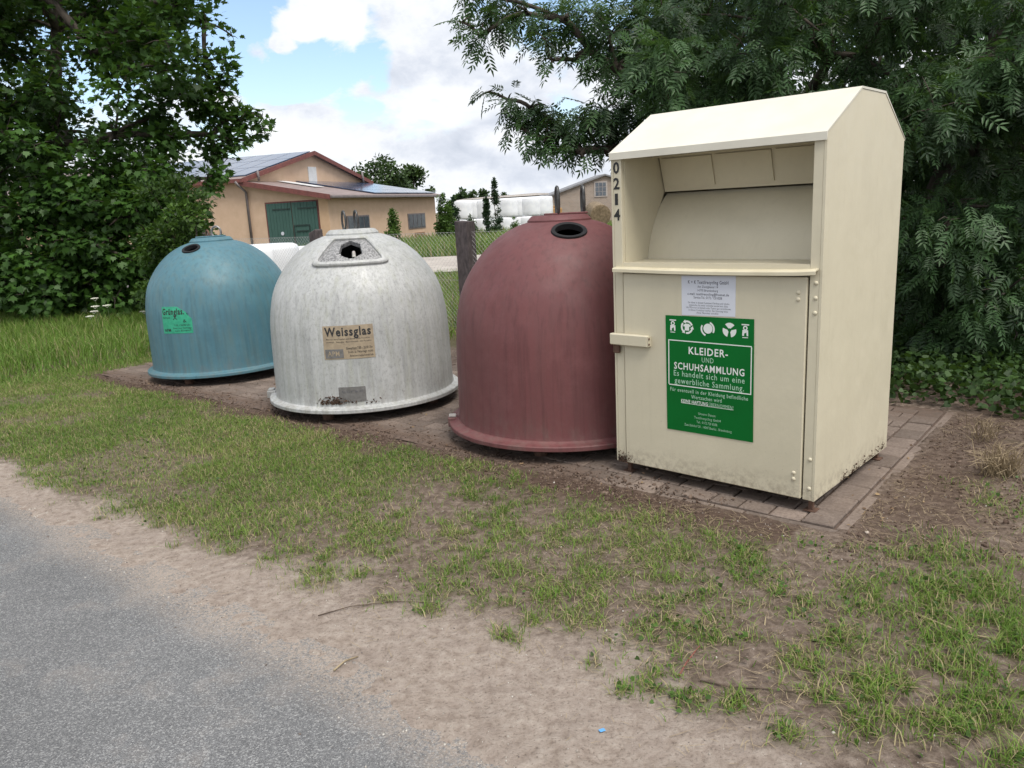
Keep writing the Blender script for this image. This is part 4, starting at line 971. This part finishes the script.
# weeds (flat rosettes) in the verge and dry cuttings
P=sample(1700,-.5,3.2,1.4,5.3,lambda x,y:grassd(x,y)*(sn(x,y)[1]<5.)*(sn(x,y)[0]>-1.4)*.8)
cover('clover_patch','small broad leaved weeds among the grass at the right','weeds',P,(IVY,IVF),.019,M['bushy'],(.003,.024),.6)
P=sample(1300,-5,0,2.5,6,lambda x,y:grassd(x,y)*.5)
o=cover('plantain_leaves','small flat weed leaves among the grass in the middle of the verge','weeds',P,(IVY,IVF),.017,M['bushy'],(.003,.02),.6)
def litter(name,label,N,region,lmin,lmax,wd,cat='debris'):
    P=sample(N,-4.5,3.6,1.3,7,region); z=gheight(P[:,0],P[:,1])+.004
    mb=MB(); az=rng.uniform(0,math.pi,N)
    for i in range(N):
        l=random.uniform(lmin,lmax)/2; d=np.array([math.cos(az[i]),math.sin(az[i]),random.uniform(-.06,.06)]); sd_=np.array([-d[1],d[0],0])*wd*random.uniform(.6,1.3)
        p=np.array([P[i,0],P[i,1],z[i]+random.uniform(0,.008)]); mid=p+np.array([-d[1],d[0],0])*l*random.uniform(-.22,.22)+np.array([0,0,.003])
        a=p-d*l; b=p+d*l
        mb.add([a-sd_,a+sd_,mid+sd_,mid-sd_,b],[(0,1,2,3),(3,2,4)])
    o=mb.build(name,M['straw'],fixn=False); return tag(o,label,cat,kind='stuff')
def rg(x,y): s,n=sn(x,y); return (.08+.9*ss(-3,-1,s)*ss(1.7,2.4,n))*(n>1.5)*(1-((s<-1.0)&(n>3.5)))*(n<6)*(.3+ss(.4,.6,fbm(x*2,y*2,77)))
litter('straw_litter','dry grass cuttings strewn over the bare soil at the right',5600,rg,.02,.11,.0008)
litter('thatch_litter','dull dead grass lying flat among the verge grass',9000,lambda x,y:np.clip(.12+grassd(x,y),0,1)*(sn(x,y)[1]>1.7)*(sn(x,y)[1]<4.6)*(1-((sn(x,y)[0]<-1.0)&(sn(x,y)[1]>3.45))),.015,.06,.0008)
# pebbles
def pebbles():
    def f(x,y): s,n=sn(x,y); return ((n>1.15)&(n<5.5)&~((s<-1)&(n>3.5)))*(.15+.85*np.exp(-((n-1.40)/.07)**2))
    P=sample(5200,-4.2,3,1.3,6,f); N=len(P); v=[(1,0,0),(-1,0,0),(0,1,0),(0,-1,0),(0,0,.7),(0,0,-.7)]; fc=[(0,2,4),(2,1,4),(1,3,4),(3,0,4),(2,0,5),(1,2,5),(3,1,5),(0,3,5)]
    r_=np.clip(rng.lognormal(-5.9,.4,N),.0012,.009)[:,None]; a=unit(rng.normal(0,1,(N,3))); b=unit(np.cross(a,rng.normal(0,1,(N,3)))); c_=np.cross(a,b)
    pos=np.stack([P[:,0],P[:,1],np.maximum(gheight(P[:,0],P[:,1]),-.004*(sn(P[:,0],P[:,1])[1]<1.4)-1*(sn(P[:,0],P[:,1])[1]>=1.4))+.001],1)
    t=NT('pebble'); t.set(t.ramp(t.attr('tint'),[(0,(.12,.10,.09)),(.6,(.33,.29,.25)),(1,(.58,.55,.50))]),.8)
    tag(scatter('gravel',v,fc,pos,a*r_,b*r_*.8,c_*r_*.7,t.m,None,rng.random(N)),'scattered grit and small stones along the sandy road edge','gravel',kind='stuff')
pebbles()
# clods of soil on the dirt strip in front of the pad
def clods():
    def f(x,y): s,n=sn(x,y); return np.clip(np.exp(-((n-3.42)/.20)**2)*(s>-9)*(s<-1.6)+ .5*(s>-1.0)*(s<-.3)*(n>3.2)*(n<6),0,1)*(.2+ss(.4,.6,fbm(x*3,y*3,41)))
    P=sample(6500,-5.5,3.3,3,8.2,f); N=len(P); v=[(1,0,0),(-1,0,0),(0,1,0),(0,-1,0),(0,0,.7),(0,0,-.7)]; fc=[(0,2,4),(2,1,4),(1,3,4),(3,0,4),(2,0,5),(1,2,5),(3,1,5),(0,3,5)]
    r_=np.clip(rng.lognormal(-5.1,.5,N),.002,.022)[:,None]; a=unit(rng.normal(0,1,(N,3))); b=unit(np.cross(a,rng.normal(0,1,(N,3)))); c_=np.cross(a,b)
    zz=np.where((sn(P[:,0],P[:,1])[1]>3.52)&(sn(P[:,0],P[:,1])[0]<-1),0.,gheight(P[:,0],P[:,1]))
    pos=np.stack([P[:,0],P[:,1],zz+.002],1)
    t=NT('soil_clod'); t.set(t.ramp(t.attr('tint'),[(0,(.06,.04,.03)),(.7,(.14,.10,.078)),(1,(.22,.165,.13))]),.95,spec=.1)
    tag(scatter('soil_crumbs',v,fc,pos,a*r_,b*r_*.8,c_*r_*.7,t.m,None,rng.random(N)),'dark crumbs of soil scattered along the front edge of the pad','soil',kind='stuff')
clods()
def leaf_bits():
    P=sample(900,-4.5,2.6,3.2,8.,lambda x,y:((sn(x,y)[1]>3.5)&(sn(x,y)[1]<5.6)&(sn(x,y)[0]<-.8))*(.25+ss(.45,.6,fbm(x*3,y*3,55))))
    N=len(P); out=unit(rng.normal(0,1,(N,3))*np.array([1,1,.1])); z=unit(np.array([0,0,1.])+rng.normal(0,.35,(N,3))); x=unit(np.cross(out,z)); d=np.cross(z,x); sz=rng.uniform(.008,.028,N)[:,None]
    t=NT('dead_leaf'); t.set(t.ramp(t.attr('tint'),[(0,(.05,.03,.018)),(.6,(.15,.09,.05)),(1,(.30,.21,.11))]),.8)
    tag(scatter('leaf_litter',ELL,ELF,np.stack([P[:,0],P[:,1],np.full(N,.006)],1),x*sz,d*sz,z*sz,t.m,None,rng.random(N)),'small brown dead leaves and crumbs lying on the paved pad','leaf litter',kind='stuff')
leaf_bits()
# single small things on the ground
def twig(label,pts,rad,mt):
    P=[]
    for i,(px,py) in enumerate(pts): p=gnd(px,py); P.append((p[0],p[1],float(gheight(p[0],p[1]))+.006+.004*(i%2)))
    mb=MB(); mb.tube(P,[rad*(1-.5*i/len(P)) for i in range(len(P))],6); o=mb.build('twig',mt,smooth=True,fixn=False); tag(o,label,'twig',group='twigs lying on the verge')
M['redtwig']=simple('reddish_bark',(.24,.075,.055),(.15,.05,.04),20,.7); M['palestick']=simple('dry_stalk',(.36,.29,.18),(.22,.17,.1),20,.8); M['browntwig']=simple('brown_twig_bark',(.12,.085,.06),(.07,.05,.035),20,.8)
twig('thin red twig lying on the sandy soil in front of the cream container',[(679,680),(686,668),(697,651),(700,649)],.0030,M['redtwig'])
twig('long brown twig lying across bare soil below the red twig',[(700,684),(730,690),(765,692),(815,698)],.0028,M['browntwig'])
twig('pale dry stalk crossing the grass at the right edge of the verge',[(905,613),(930,624),(965,636),(1000,644),(1024,652)],.0042,M['palestick'])
twig('short tan stalk on the sand near the asphalt edge',[(334,671),(345,663),(358,657)],.0035,M['palestick'])
twig('thin grey brown stalk among sparse tufts in the middle of the verge',[(318,616),(350,608),(395,603),(435,606)],.0022,M['browntwig'])
twig('bent straw coloured stalk above the lower right grass patch',[(850,658),(880,680),(900,690),(918,692)],.0026,M['palestick'])
def stone(label,px,py,r,mt,name='stone',cat='stone',flat=.6):
    p=gnd(px,py); mb=MB(); v=[];rr=random.Random(px)
    pr=[(0,-.9),(.7,-.6),(1,0),(.75,.6),(.3,.9),(0,.95)]; mb.lathe([(a*r,b*r*flat) for a,b in pr],9,c=(0,0,0))
    mb.v=[(x*(1+.2*rr.uniform(-1,1)),y*(1+.2*rr.uniform(-1,1)),z) for x,y,z in mb.v]
    o=mb.build(name,mt,smooth=True); o.location=(p[0],p[1],float(gheight(p[0],p[1]))+r*flat*.5); tag(o,label,cat)
M['palestone']=simple('pale_stone',(.55,.47,.42),(.42,.35,.3),30,.8)
stone('small pinkish white stone on the soil just off the pad corner',867,532,.011,M['palestone'])
stone('tan pebble lying on the bare soil by the right edge of the frame',857,724,.007,M['palestone'],'pebble')
mb=MB(); p=gnd(602,731); mb.box(-.010,.010,-.006,.006,0,.003,c=.001); o=mb.build('plastic_scrap',simple('blue_plastic',(.12,.35,.65),(.1,.3,.6),10,.4)); o.location=(p[0],p[1],float(gheight(p[0],p[1]))+.004); o.rotation_euler=(.1,.1,.5); tag(o,'tiny scrap of light blue plastic on the sand','litter')
# dry grass tuft at the right
def tuft(label,px,py,n,h,spread,mt,name='dry_grass_tuft'):
    p=gnd(px,py); mb=MB()
    for i in range(n):
        a=random.uniform(0,6.28); l=random.uniform(.2,1.); b=np.array([random.gauss(0,.04),random.gauss(0,.04),0]); hh=h*random.uniform(.5,1.1)
        e=b+np.array([math.cos(a)*spread*l,math.sin(a)*spread*l,hh*(1-.5*l)]); m_=(b+e)/2+np.array([0,0,hh*.28]); mb.tube([b,m_,e],[.0022,.0018,.0008],3)
    o=mb.build(name,mt,fixn=False); o.location=(p[0],p[1],float(gheight(p[0],p[1]))); tag(o,label,'grass tuft')
tuft('straw coloured dry grass tuft on bare soil at the right edge',1000,478,150,.22,.20,M['straw'])
tuft('smaller dry tuft leaning by the ground cover, behind the bigger one',985,440,50,.20,.12,M['straw'])
# wild carrot
def carrot(px,py,Y,label,h=None):
    top=at(px,py,Y); root=empty('wild_carrot',(top[0],top[1],0)); tag(root,label,'wildflower',group='white umbel flowers in front of the maple')
    z=max(.2,top[2]); mb=MB(); mb.tube([(.03,0,0),(.01,.01,z*.5),(0,0,z)],[.005,.004,.002],6); mb.build('stem',M['bushy_stem'],root,smooth=True,fixn=False)
    mb=MB()
    for k in range(70):
        r=.05*math.sqrt(random.random())*1.15; a=random.uniform(0,6.28); c_=np.array([r*math.cos(a),r*math.sin(a),z+.012-2.2*r*r+random.uniform(0,.006)])
        mb.add([c_+np.array(q_)*.0075 for q_ in ((1,0,0),(0,1,0),(-1,0,0),(0,-1,0),(0,0,.8))],[(0,1,4),(1,2,4),(2,3,4),(3,0,4),(0,3,2,1)])
    for k in range(9): a=k*.7; mb.tube([(0,0,z-.03),(.04*math.cos(a),.04*math.sin(a),z+.006)],.0012,3)
    mb.build('umbel',M['white_flower'],root,fixn=False)
M['white_flower']=simple('white_petals',(.70,.70,.62),(.6,.6,.5),30,.7); M['bushy_stem']=simple('green_stem',(.09,.14,.04),(.06,.1,.03),20,.6)
for px,py,Y,l in ((95,299,12.,'topmost of the white umbel flowers stacked left of the blue container'),(95,307,11.8,'second white umbel down in the cluster left of the blue container'),(94,312,11.9,'third white umbel down in the cluster left of the blue container'),(90,317,11.7,'lowest and leftmost white umbel in the cluster left of the blue container'),(107,306,12.1,'white umbel standing just right of the stacked cluster'),(144,312,11.9,'white umbel beside the left flank of the blue container')): carrot(px,py,Y,l)
# ------------------------------------------------------------------ fence
M['post']=simple('dark_weathered_post',(.105,.085,.085),(.05,.04,.042),26,.9,bump=.7,st=(1,1,.4))
M['wire']=simple('galvanised_wire',(.42,.42,.42),(.3,.3,.3),30,.5,metal=.5)
A=at(466,236,10.2); A=np.array([A[0],A[1]]); B=at(319,236,11.9); B=np.array([B[0],B[1]]); fd=(B-A)/np.linalg.norm(B-A); sp=np.linalg.norm(B-A)
fence=empty('wire_fence',(A[0],A[1],0),math.atan2(fd[1],fd[0])); tag(fence,'diamond mesh wire fence on dark rough posts behind the bell containers','fence')
def post(x,h,w_=.10,rot=0.,bev=.01):
    mb=MB(); mb.box(-w_,w_,-w_*.8,w_*.8,-.1,h,c=bev); o=mb.build('post',M['post'],fence); o.location=(x,0,0); o.rotation_euler=(0,rot,0); 
    for v_ in o.data.vertices:
        if v_.co.z>.5: v_.co.z+=.03*math.sin(v_.co.x*30+x); v_.co.x+=.008*math.sin(v_.co.y*40)
post(0,1.42,.105,R_(.5)); post(sp,1.37,.085,R_(3)); post(2*sp,1.38,.08); post(-sp,1.4,.09)
mb=MB(); x0,x1,h0,h1=-sp,2*sp,.04,1.28; hh=h1-h0; st=.062
def wire(p,q_,r=.0011): mb.tube([p,q_],r,3,cap=False)
x=x0-hh
while x<x1:
    for sg in (1,-1):
        a=x if sg==1 else x+hh; b=x+hh if sg==1 else x; za,zb=h0,h1
        if a<x0: za=h0+(x0-a)*1.; a=x0
        if b<x0: zb=h1-(x0-b); b=x0
        if a>x1: za=h0+(a-x1); a=x1
        if b>x1: zb=h1-(b-x1); b=x1
        if zb>za+.01: wire((a,-.09*0+.0+.004*sg,za),(b,.004*sg,zb))
    x+=st
for z in (h0,.66,h1): wire((x0,.0,z),(x1,.0,z),.0022)
mb.build('wire_mesh',M['wire'],fence,fixn=False)
# ------------------------------------------------------------------ bales
M['wrap']=simple('white_bale_wrap',(.84,.85,.87),(.74,.755,.79),3,.35,bump=.25)
def bale(loc,r,h,label,group,lying=None,mt=None):
    mb=MB(); rr=random.Random(label+str(loc)); b=.09*r/.6
    prof=[(0,0),(r-b,0),(r-b*.3,b*.3),(r,b)]+[(r*(1+rr.uniform(-.012,.012)),z) for z in np.linspace(b,h-b,5)[1:-1]]+[(r,h-b),(r-b*.3,h-b*.3),(r-b,h),(0,h+.01)]
    mb.lathe(prof,32); o=mb.build('wrapped_bale',mt or M['wrap'],ang=50); o.location=loc
    if lying is not None: o.rotation_euler=(R_(90),0,lying); 
    tag(o,label,'bale',group)
gA='white wrapped bales behind the wire fence'
bp1=at(262,262,13.1); bale((bp1[0],bp1[1],0),.62,1.17,'white wrapped bale standing behind the fence, right beside the blue container',gA)
bp2=at(306,262,14.3); bale((bp2[0],bp2[1],0),.60,1.06,'lower white wrapped bale behind the fence, partly behind the white container',gA)
gB='white wrapped bales stacked in the far yard'
k=0
for row,(zz,nn) in enumerate(((0,8),(1.06,8))):
    for i in range(nn):
        px=462+i*11.2+(0 if row==0 else 2); p=at(px,214,46+ (i%2)*.25)
        lab='%s layer bale of the far white stack, %s'%('lower' if row==0 else 'upper',['at its left end by the spiky conifers','second from its left end','third from its left end','behind the dark twin conifers','just right of the dark conifers','third from its right end','second from its right end','at its right end by the brick outbuilding'][i])
        bale((p[0],p[1],zz),.63,1.06,lab,gB)
# tarpaulin roof over the stack
mb=MB(); a=at(452,200,47.); b=at(546,200,47.5); dd=np.array([b[0]-a[0],b[1]-a[1]]); Lh=np.linalg.norm(dd)
cpoly=[(-.2,2.10),(.6,2.20),(2,2.26),(Lh-.8,2.34),(Lh,2.3),(Lh,2.22),(2,2.17),(.6,2.14),(-.2,2.02)]
mb.prism(cpoly,lambda p_,q_,t_:(p_,t_,q_),-1.2,4.); o=mb.build('tarpaulin',simple('pale_tarpaulin',(.50,.46,.42),(.36,.33,.31),1.5,.6)); o.location=(a[0],a[1],0); o.rotation_euler=(0,0,math.atan2(dd[1],dd[0])); tag(o,'pale grey brown tarpaulin spread over the far white bale stack','tarpaulin')
p=at(600,214,36.); mb=MB()
o_m=simple('straw_bale_straw',(.27,.20,.125),(.13,.095,.055),9,.95,bump=.8)
r_=.48; mb.lathe([(0,0),(r_*.2,.02),(r_*.4,0),(r_*.6,.02),(r_*.8,0),(r_,.03),(r_,1.0),(r_*.9,1.03),(0,1.2)],28); o=mb.build('straw_bale',o_m,ang=60); o.location=(p[0],p[1]-.3,1.02); o.rotation_euler=(R_(-80),0,R_(10)); tag(o,'round straw coloured bale below the brick outbuilding, next to the number 0214','bale')
mb=MB(); mb.lathe([(0,0),(.55,0),(.62,.05),(.62,.55),(.0,.57)],20); 
# ------------------------------------------------------------------ barn
M['render']=simple('apricot_render',(.66,.47,.335),(.60,.42,.29),2.5,.9)
M['render_lt']=simple('pale_apricot_trim',(.66,.45,.29),(.6,.4,.25),2.5,.9)
M['verge']=simple('dark_red_board',(.20,.065,.055),(.13,.045,.04),8,.7)
M['roofing']=simple('brown_roof_sheet',(.27,.205,.19),(.19,.145,.135),3,.6)
M['panel']=simple('solar_glass',(.06,.09,.16),(.04,.06,.11),2,.12,spec=.9)
M['pipe']=simple('downpipe_metal',(.20,.17,.17),(.14,.12,.12),6,.5)
M['gdoor']=simple('green_door_paint',(.055,.125,.105),(.035,.09,.075),9,.7,st=(5,5,.4))
M['gdoor_d']=simple('dark_green_iron',(.025,.05,.045),(.02,.04,.035),9,.7)
M['win']=simple('window_glass',(.10,.12,.14),(.06,.07,.09),5,.15,spec=.8)
M['white']=simple('white_frame',(.7,.7,.7),(.6,.6,.6),5,.5)
bc=at(329,217.6,32); barn=empty('barn',(bc[0],bc[1],0),R_(69)); tag(barn,'apricot rendered barn with red verges, solar panels and a green double door','building')
U,V2=9.8,24.
mb=MB()
mb.prism([(0.3,0),(4,0),(4,3.10),(0.3,2.38)],lambda p,q_,t_:(t_,p,q_),0,.3)                # door wall
mb.prism([(0,0),(U,0),(U,2.32),(0,2.32)],lambda p,q_,t_:(p,t_,q_),0.001,.299)                # window wall
mb.prism([(0.3,0),(4,0),(4,3.10),(0.3,2.38)],lambda p,q_,t_:(t_,p,q_),U-.3,U)
mb.prism([(0,0),(U,0),(U,3.28),(U/2+.1,4.50),(0,3.28)],lambda p,q_,t_:(p,t_,q_),4.001,4.3)
mb.prism([(0,0),(U,0),(U,3.28),(U/2+.1,4.50),(0,3.28)],lambda p,q_,t_:(p,t_,q_),V2-.3,V2)
mb.box(0,.3,4.301,V2-.301,0,3.26); mb.box(U-.3,U,4.301,V2-.301,0,3.26)
mb.build('wall',M['render'],barn)
mb=MB(); AU=U/2+.1
def slope(v0,v1,p,q_,th_,lift=0.):
    mb.prism([(p[0],p[1]+lift),(q_[0],q_[1]+lift),(q_[0],q_[1]+lift+th_),(p[0],p[1]+lift+th_)],lambda a_,b_,t_:(a_,t_,b_),v0,v1)
k_=(4.50-3.28)/AU; eL=(-.35,3.30-.35*k_); eR=(U+.35,3.30-.35*k_)
slope(3.75,V2+.2,eL,(AU,4.52),.07); slope(3.75,V2+.2,(AU+.001,4.52),eR,.07); mb.build('roof',M['roofing'],barn)
mb=MB(); kz=(3.14-2.36)/4.3
mb.prism([(-.32,2.34),(3.99,2.34+4.31*kz),(3.99,2.42+4.31*kz),(-.32,2.42)],lambda p,q_,t_:(t_,p,q_),-.28,U+.28); mb.build('lean_to_roof',M['roofing'],barn)
mb=MB(); slope(3.70,3.749,(eL[0],eL[1]-.10),(AU,4.44),.19); slope(3.70,3.749,(AU+.001,4.44),(eR[0],eR[1]-.10),.19)
mb.prism([(-.34,2.24),(3.99,2.24+4.33*kz),(3.99,2.44+4.33*kz),(-.34,2.44)],lambda p,q_,t_:(t_,p,q_),-.33,-.281)
mb.box(-.39,-.352,3.7,V2+.2,eL[1]-.08,eL[1]+.07); mb.build('verge_board',M['verge'],barn)
mb=MB()
for i in range(8):
    for j in range(3):
        u0=.1+j*1.62; u1=u0+1.56; v0=3.9+i*1.02; 
        mb.prism([(u0,3.30+u0*k_+.09),(u1,3.30+u1*k_+.09),(u1,3.30+u1*k_+.13),(u0,3.30+u0*k_+.13)],lambda a_,b_,t_:(a_,t_,b_),v0,v0+.98)
mb.build('solar_panel',M['panel'],barn)
mb=MB()
for i in range(6):
    for j in range(4):
        u0=3.6+i*1.03; v0=-.1+j*1.02 
        z=lambda v:2.42+(v+.32)*kz+.03
        mb.prism([(v0,z(v0)),(v0+.98,z(v0+.98)),(v0+.98,z(v0+.98)+.04),(v0,z(v0)+.04)],lambda p,q_,t_:(t_,p,q_),u0,u0+.99)
mb.build('solar_panel',M['panel'],barn)
mb=MB(); mb.box(-.3,U+.3,-.45,-.325,2.29,2.40,c=.02); mb.build('gutter',M['pipe'],barn)
mb=MB(); mb.tube([(-.42,4.05,3.18),(-.32,3.95,3.0),(-.10,3.82,2.75),(-.09,3.82,0)],.055,8); mb.build('downpipe',M['pipe'],barn,smooth=True)
mb=MB(); mb.tube([(AU+3.9,3.6,3.75),(AU+3.9,3.55,3.2)],.05,8); mb.build('vent_pipe',M['pipe'],barn,smooth=True); mb=MB(); mb.tube([(.55,3.62,3.62),(.55,3.6,3.2)],.05,8); mb.build('vent_pipe',M['pipe'],barn,smooth=True)
gd=MB(); gd.box(-.03,-.001,.43,3.01,.0,2.28); gd=gd.build('gate_frame',M['verge'],barn)
for v0,v1 in ((.50,1.70),(1.73,2.94)):
    mb=MB(); nb=8
    for i in range(nb):
        a0=v0+(v1-v0)*i/nb; a1=v0+(v1-v0)*(i+1)/nb-.012; mb.box(-.062-.004*(i%2),-.031,a0,a1,.03,2.22)
    dr=mb.build('door',M['gdoor'],barn)
    for z in (.35,1.95): mb=MB(); mb.box(-.085,-.067,v0+.03,v0+.9,z,z+.055); mb.build('strap_hinge',M['gdoor_d'],dr)
mb=MB(); mb.box(-.086,-.067,.92,1.62,.03,.05); mb.box(-.086,-.067,.92,1.62,1.28,1.33); mb.box(-.086,-.067,1.62,1.66,.03,1.33); mb.box(-.086,-.067,.88,.92,.03,1.33); mb.box(-.09,-.067,.98,1.55,1.05,1.10); mb.build('wicket_door',M['gdoor_d'],barn)
mb=MB(); mb.tube([(-.067,2.25,1.0),(-.085,2.25,1.0)],.075,12); mb.build('notice_disc',M['paper'],barn)
mb=MB(); mb.box(-.02,-.0015,-.02,.42,0,2.30); mb.build('corner_pilaster',M['render_lt'],barn)
for u0,u1,z0,z1 in ((1.33,3.03,1.05,1.52),(6.75,8.45,.88,1.48)):
    mb=MB(); mb.box(u0-.06,u1+.06,-.03,.0,z0-.06,z1+.06); fr=mb.build('window',M['pipe'],barn)
    mb=MB(); w4=(u1-u0)/4
    for i in range(4): mb.box(u0+i*w4+.03,u0+(i+1)*w4-.03,-.045,-.031,z0,z1)
    mb.build('pane',M['win'],fr)
mb=MB(); mb.box(4.7,5.35,3.96,4.0,3.16,3.92); mb.build('gable_window',M['white'],barn)
mb=MB(); z=lambda v:2.42+(v+.32)*kz+.035; mb.prism([(2.0,z(2.)),(3.95,z(3.95)),(3.95,z(3.95)+.02),(2.,z(2.)+.02)],lambda p,q_,t_:(t_,p,q_),2.2,2.9); mb.build('skylight',M['white'],barn)
mb=MB(); mb.box(7.3,8.3,-.06,-.002,.05,.62); mb.build('hatch',simple('hatch_wood',(.35,.22,.13),(.25,.15,.09),8,.8),barn)
# brick outbuilding
M['brick']=None
t=NT('old_brick'); b_=t.n.new('ShaderNodeTexBrick'); t.link(t.coord((1,1,1)),b_.inputs['Vector']); b_.inputs['Scale'].default_value=2.2; b_.inputs['Color1'].default_value=(.30,.225,.175,1); b_.inputs['Color2'].default_value=(.22,.17,.135,1); b_.inputs['Mortar'].default_value=(.34,.30,.26,1); b_.inputs['Mortar Size'].default_value=.03
mpn=t.coord((1,1,1)); rot=mpn.node; rot.inputs['Rotation'].default_value=(R_(90),0,0); t.link(mpn,b_.inputs['Vector'])
t.set(t.mix(t.ramp(t.noise(.9,6,.7),[(.35,0),(.7,.6)]),b_.outputs['Color'],(.36,.31,.27)),.9); M['brick']=t.m
pl_=at(540,203,72); pr_=at(668,200,74); dd=np.array([pr_[0]-pl_[0],pr_[1]-pl_[1]]); Lb=np.linalg.norm(dd)
ob=empty('outbuilding',(pl_[0],pl_[1],0),math.atan2(dd[1],dd[0])); tag(ob,'old brown brick outbuilding with a shallow gable in the distance beside the red container','building')
mb=MB(); gp=[(0,0),(Lb,0),(Lb,2.1),(Lb/2,4.0),(0,2.1)]; mb.prism(gp,lambda p_,q_,t_:(p_,t_,q_),0,.4); mb.box(0,.4,.401,3,0,2.1); mb.box(Lb-.4,Lb,.401,3,0,2.1); mb.build('wall',M['brick'],ob)
mb=MB(); kk=1.9/(Lb/2)
mb.prism([(-.5,2.12-.5*kk),(Lb/2,4.02),(Lb/2,4.16),(-.5,2.26-.5*kk)],lambda p_,q_,t_:(p_,t_,q_),-.25,3); mb.prism([(Lb+.5,2.12-.5*kk),(Lb/2+.001,4.02),(Lb/2+.001,4.16),(Lb+.5,2.26-.5*kk)],lambda p_,q_,t_:(p_,t_,q_),-.25,3); mb.build('roof',simple('grey_roof',(.22,.22,.23),(.16,.16,.17),2,.7),ob)
xw=(600-540)/128*Lb; mb=MB(); mb.box(xw-.62,xw+.62,-.06,-.001,2.15,3.52); fr=mb.build('window_frame',simple('pale_window_surround',(.42,.38,.35),(.34,.3,.28),4,.8),ob)
mb=MB()
for i in range(3):
    for j in range(3): mb.box(xw-.50+i*.34,xw-.50+i*.34+.30,-.075,-.061,2.25+j*.40,2.25+j*.40+.36)
mb.build('pane',M['win'],fr)
p=at(549,210,60); mb=MB(); 
for k,(x,y) in enumerate(((0,0),(1.5,.1))): pass
mb.box(-.9,.55,-.6,.6,.8,1.40,c=.05); mb.box(-.7,.1,-.5,.5,1.401,1.58,c=.04)
tr_=empty('farm_trailer',(p[0]+.4,p[1],0)); tag(tr_,'orange yellow farm trailer parked in front of the brick outbuilding','trailer'); mb.build('tub',simple('orange_paint',(.42,.24,.09),(.34,.19,.07),5,.5),tr_)
for x in (-.55,.3):
    mb=MB(); mb.tube([(x,-.55,.42),(x,-.3,.42)],.42,16); mb.tube([(x,.3,.42),(x,.55,.42)],.42,16); mb.build('wheel',M['black'],tr_)
mb=MB(); mb.box(-.85,1.2,-.05,.05,.70,.78); mb.build('drawbar',M['rust'],tr_)
# ------------------------------------------------------------------ distant trees and shrubs
def far_tree(px,py_top,Y,wpx,label,n=2600,ls=.42,mt='fargreen',group='trees on the horizon',shape='round',name='tree',nc=26):
    top=at(px,py_top,Y); hh=top[2]; wd_=wpx/F*Y/2; base=(top[0],top[1],0); cl_=[]; rr=random.Random(int(px*7+Y))
    for i in range(nc):
        t_=rr.random()
        if shape=='round': zz=hh*(.28+.64*t_); wr=wd_*math.sin(math.pi*(.18+.72*t_))
        elif shape=='spire': zz=hh*(.08+.86*t_); wr=wd_*(1-t_)*.85
        else: zz=hh*(.1+.8*t_); wr=wd_*(1-.45*t_)*.8
        a=rr.uniform(0,6.28); q_=wr*math.sqrt(rr.random())*.8; r2=(wd_*.34 if shape=='round' else wd_*.42*(1.15-t_))
        cl_.append((base[0]+q_*math.cos(a),base[1]+q_*math.sin(a),zz,max(.15,r2),max(.15,r2*.8),1))
    if shape!='round': cl_.append((base[0],base[1],hh*.95,wd_*.12,hh*.05,3))
    return tree(name,label,base,cl_,(ELL,ELF),n,ls,M[mt],max(.03,wd_*.07),hh*.8,group=group,branch_r=max(.012,wd_*.02),jit=.9,thick=.6)
g1='trees on the horizon beyond the barn'
far_tree(378,156,112,62,'broad round tree above the low barn roof, left of its smaller neighbour',3800,.55,group=g1,nc=34)
far_tree(411,165,115,42,'round tree touching the right side of the broad tree above the barn roof',2600,.55,group=g1)
far_tree(362,172,108,30,'lowest tree at the left foot of the group above the barn',1500,.5,group=g1)
far_tree(460,186,120,18,'small dark tree on the horizon right of the barn end',1100,.5,group=g1)
far_tree(472,191,122,16,'tiny round tree on the skyline over the left of the bale stack',700,.5,group=g1)
far_tree(484,188,118,14,'small dark tree on the skyline behind the twin conifers',800,.5,group=g1)
far_tree(504,192,125,12,'tiny shrubby tree on the skyline right of the conifer tips',500,.5,group=g1)
g2='conifers and shrubs by the farm track'
far_tree(443,193,37,30,'dense green column shrub at the right end of the barn',4200,.12,'bushy',g2,'col','conifer',44)
far_tree(453,198,38,22,'narrow green column shrub just right of the barn end shrub',2600,.12,'conifer',g2,'col','conifer',30)
far_tree(486,197,40,15,'dark slim conifer, left one of the twin conifers before the bales',2400,.11,'conifer',g2,'spire','conifer',34)
far_tree(494,178,41,17,'dark slim conifer with the tallest tip before the white bales',2600,.11,'conifer',g2,'spire','conifer',40)
far_tree(392,209,30.5,32,'light green young tree in front of the barn wall between its windows',2800,.10,'bushy',g2,'spire','young_tree',30)
far_tree(470,214,36,22,'thin grey green weed bush behind the fence post',700,.10,'fargreen',g2,'col','weed_bush',16)
far_tree(514,218,40,14,'low yellowish weed bush in front of the bale stack above the red container',500,.10,'bushy',g2,'col','weed_bush',12)
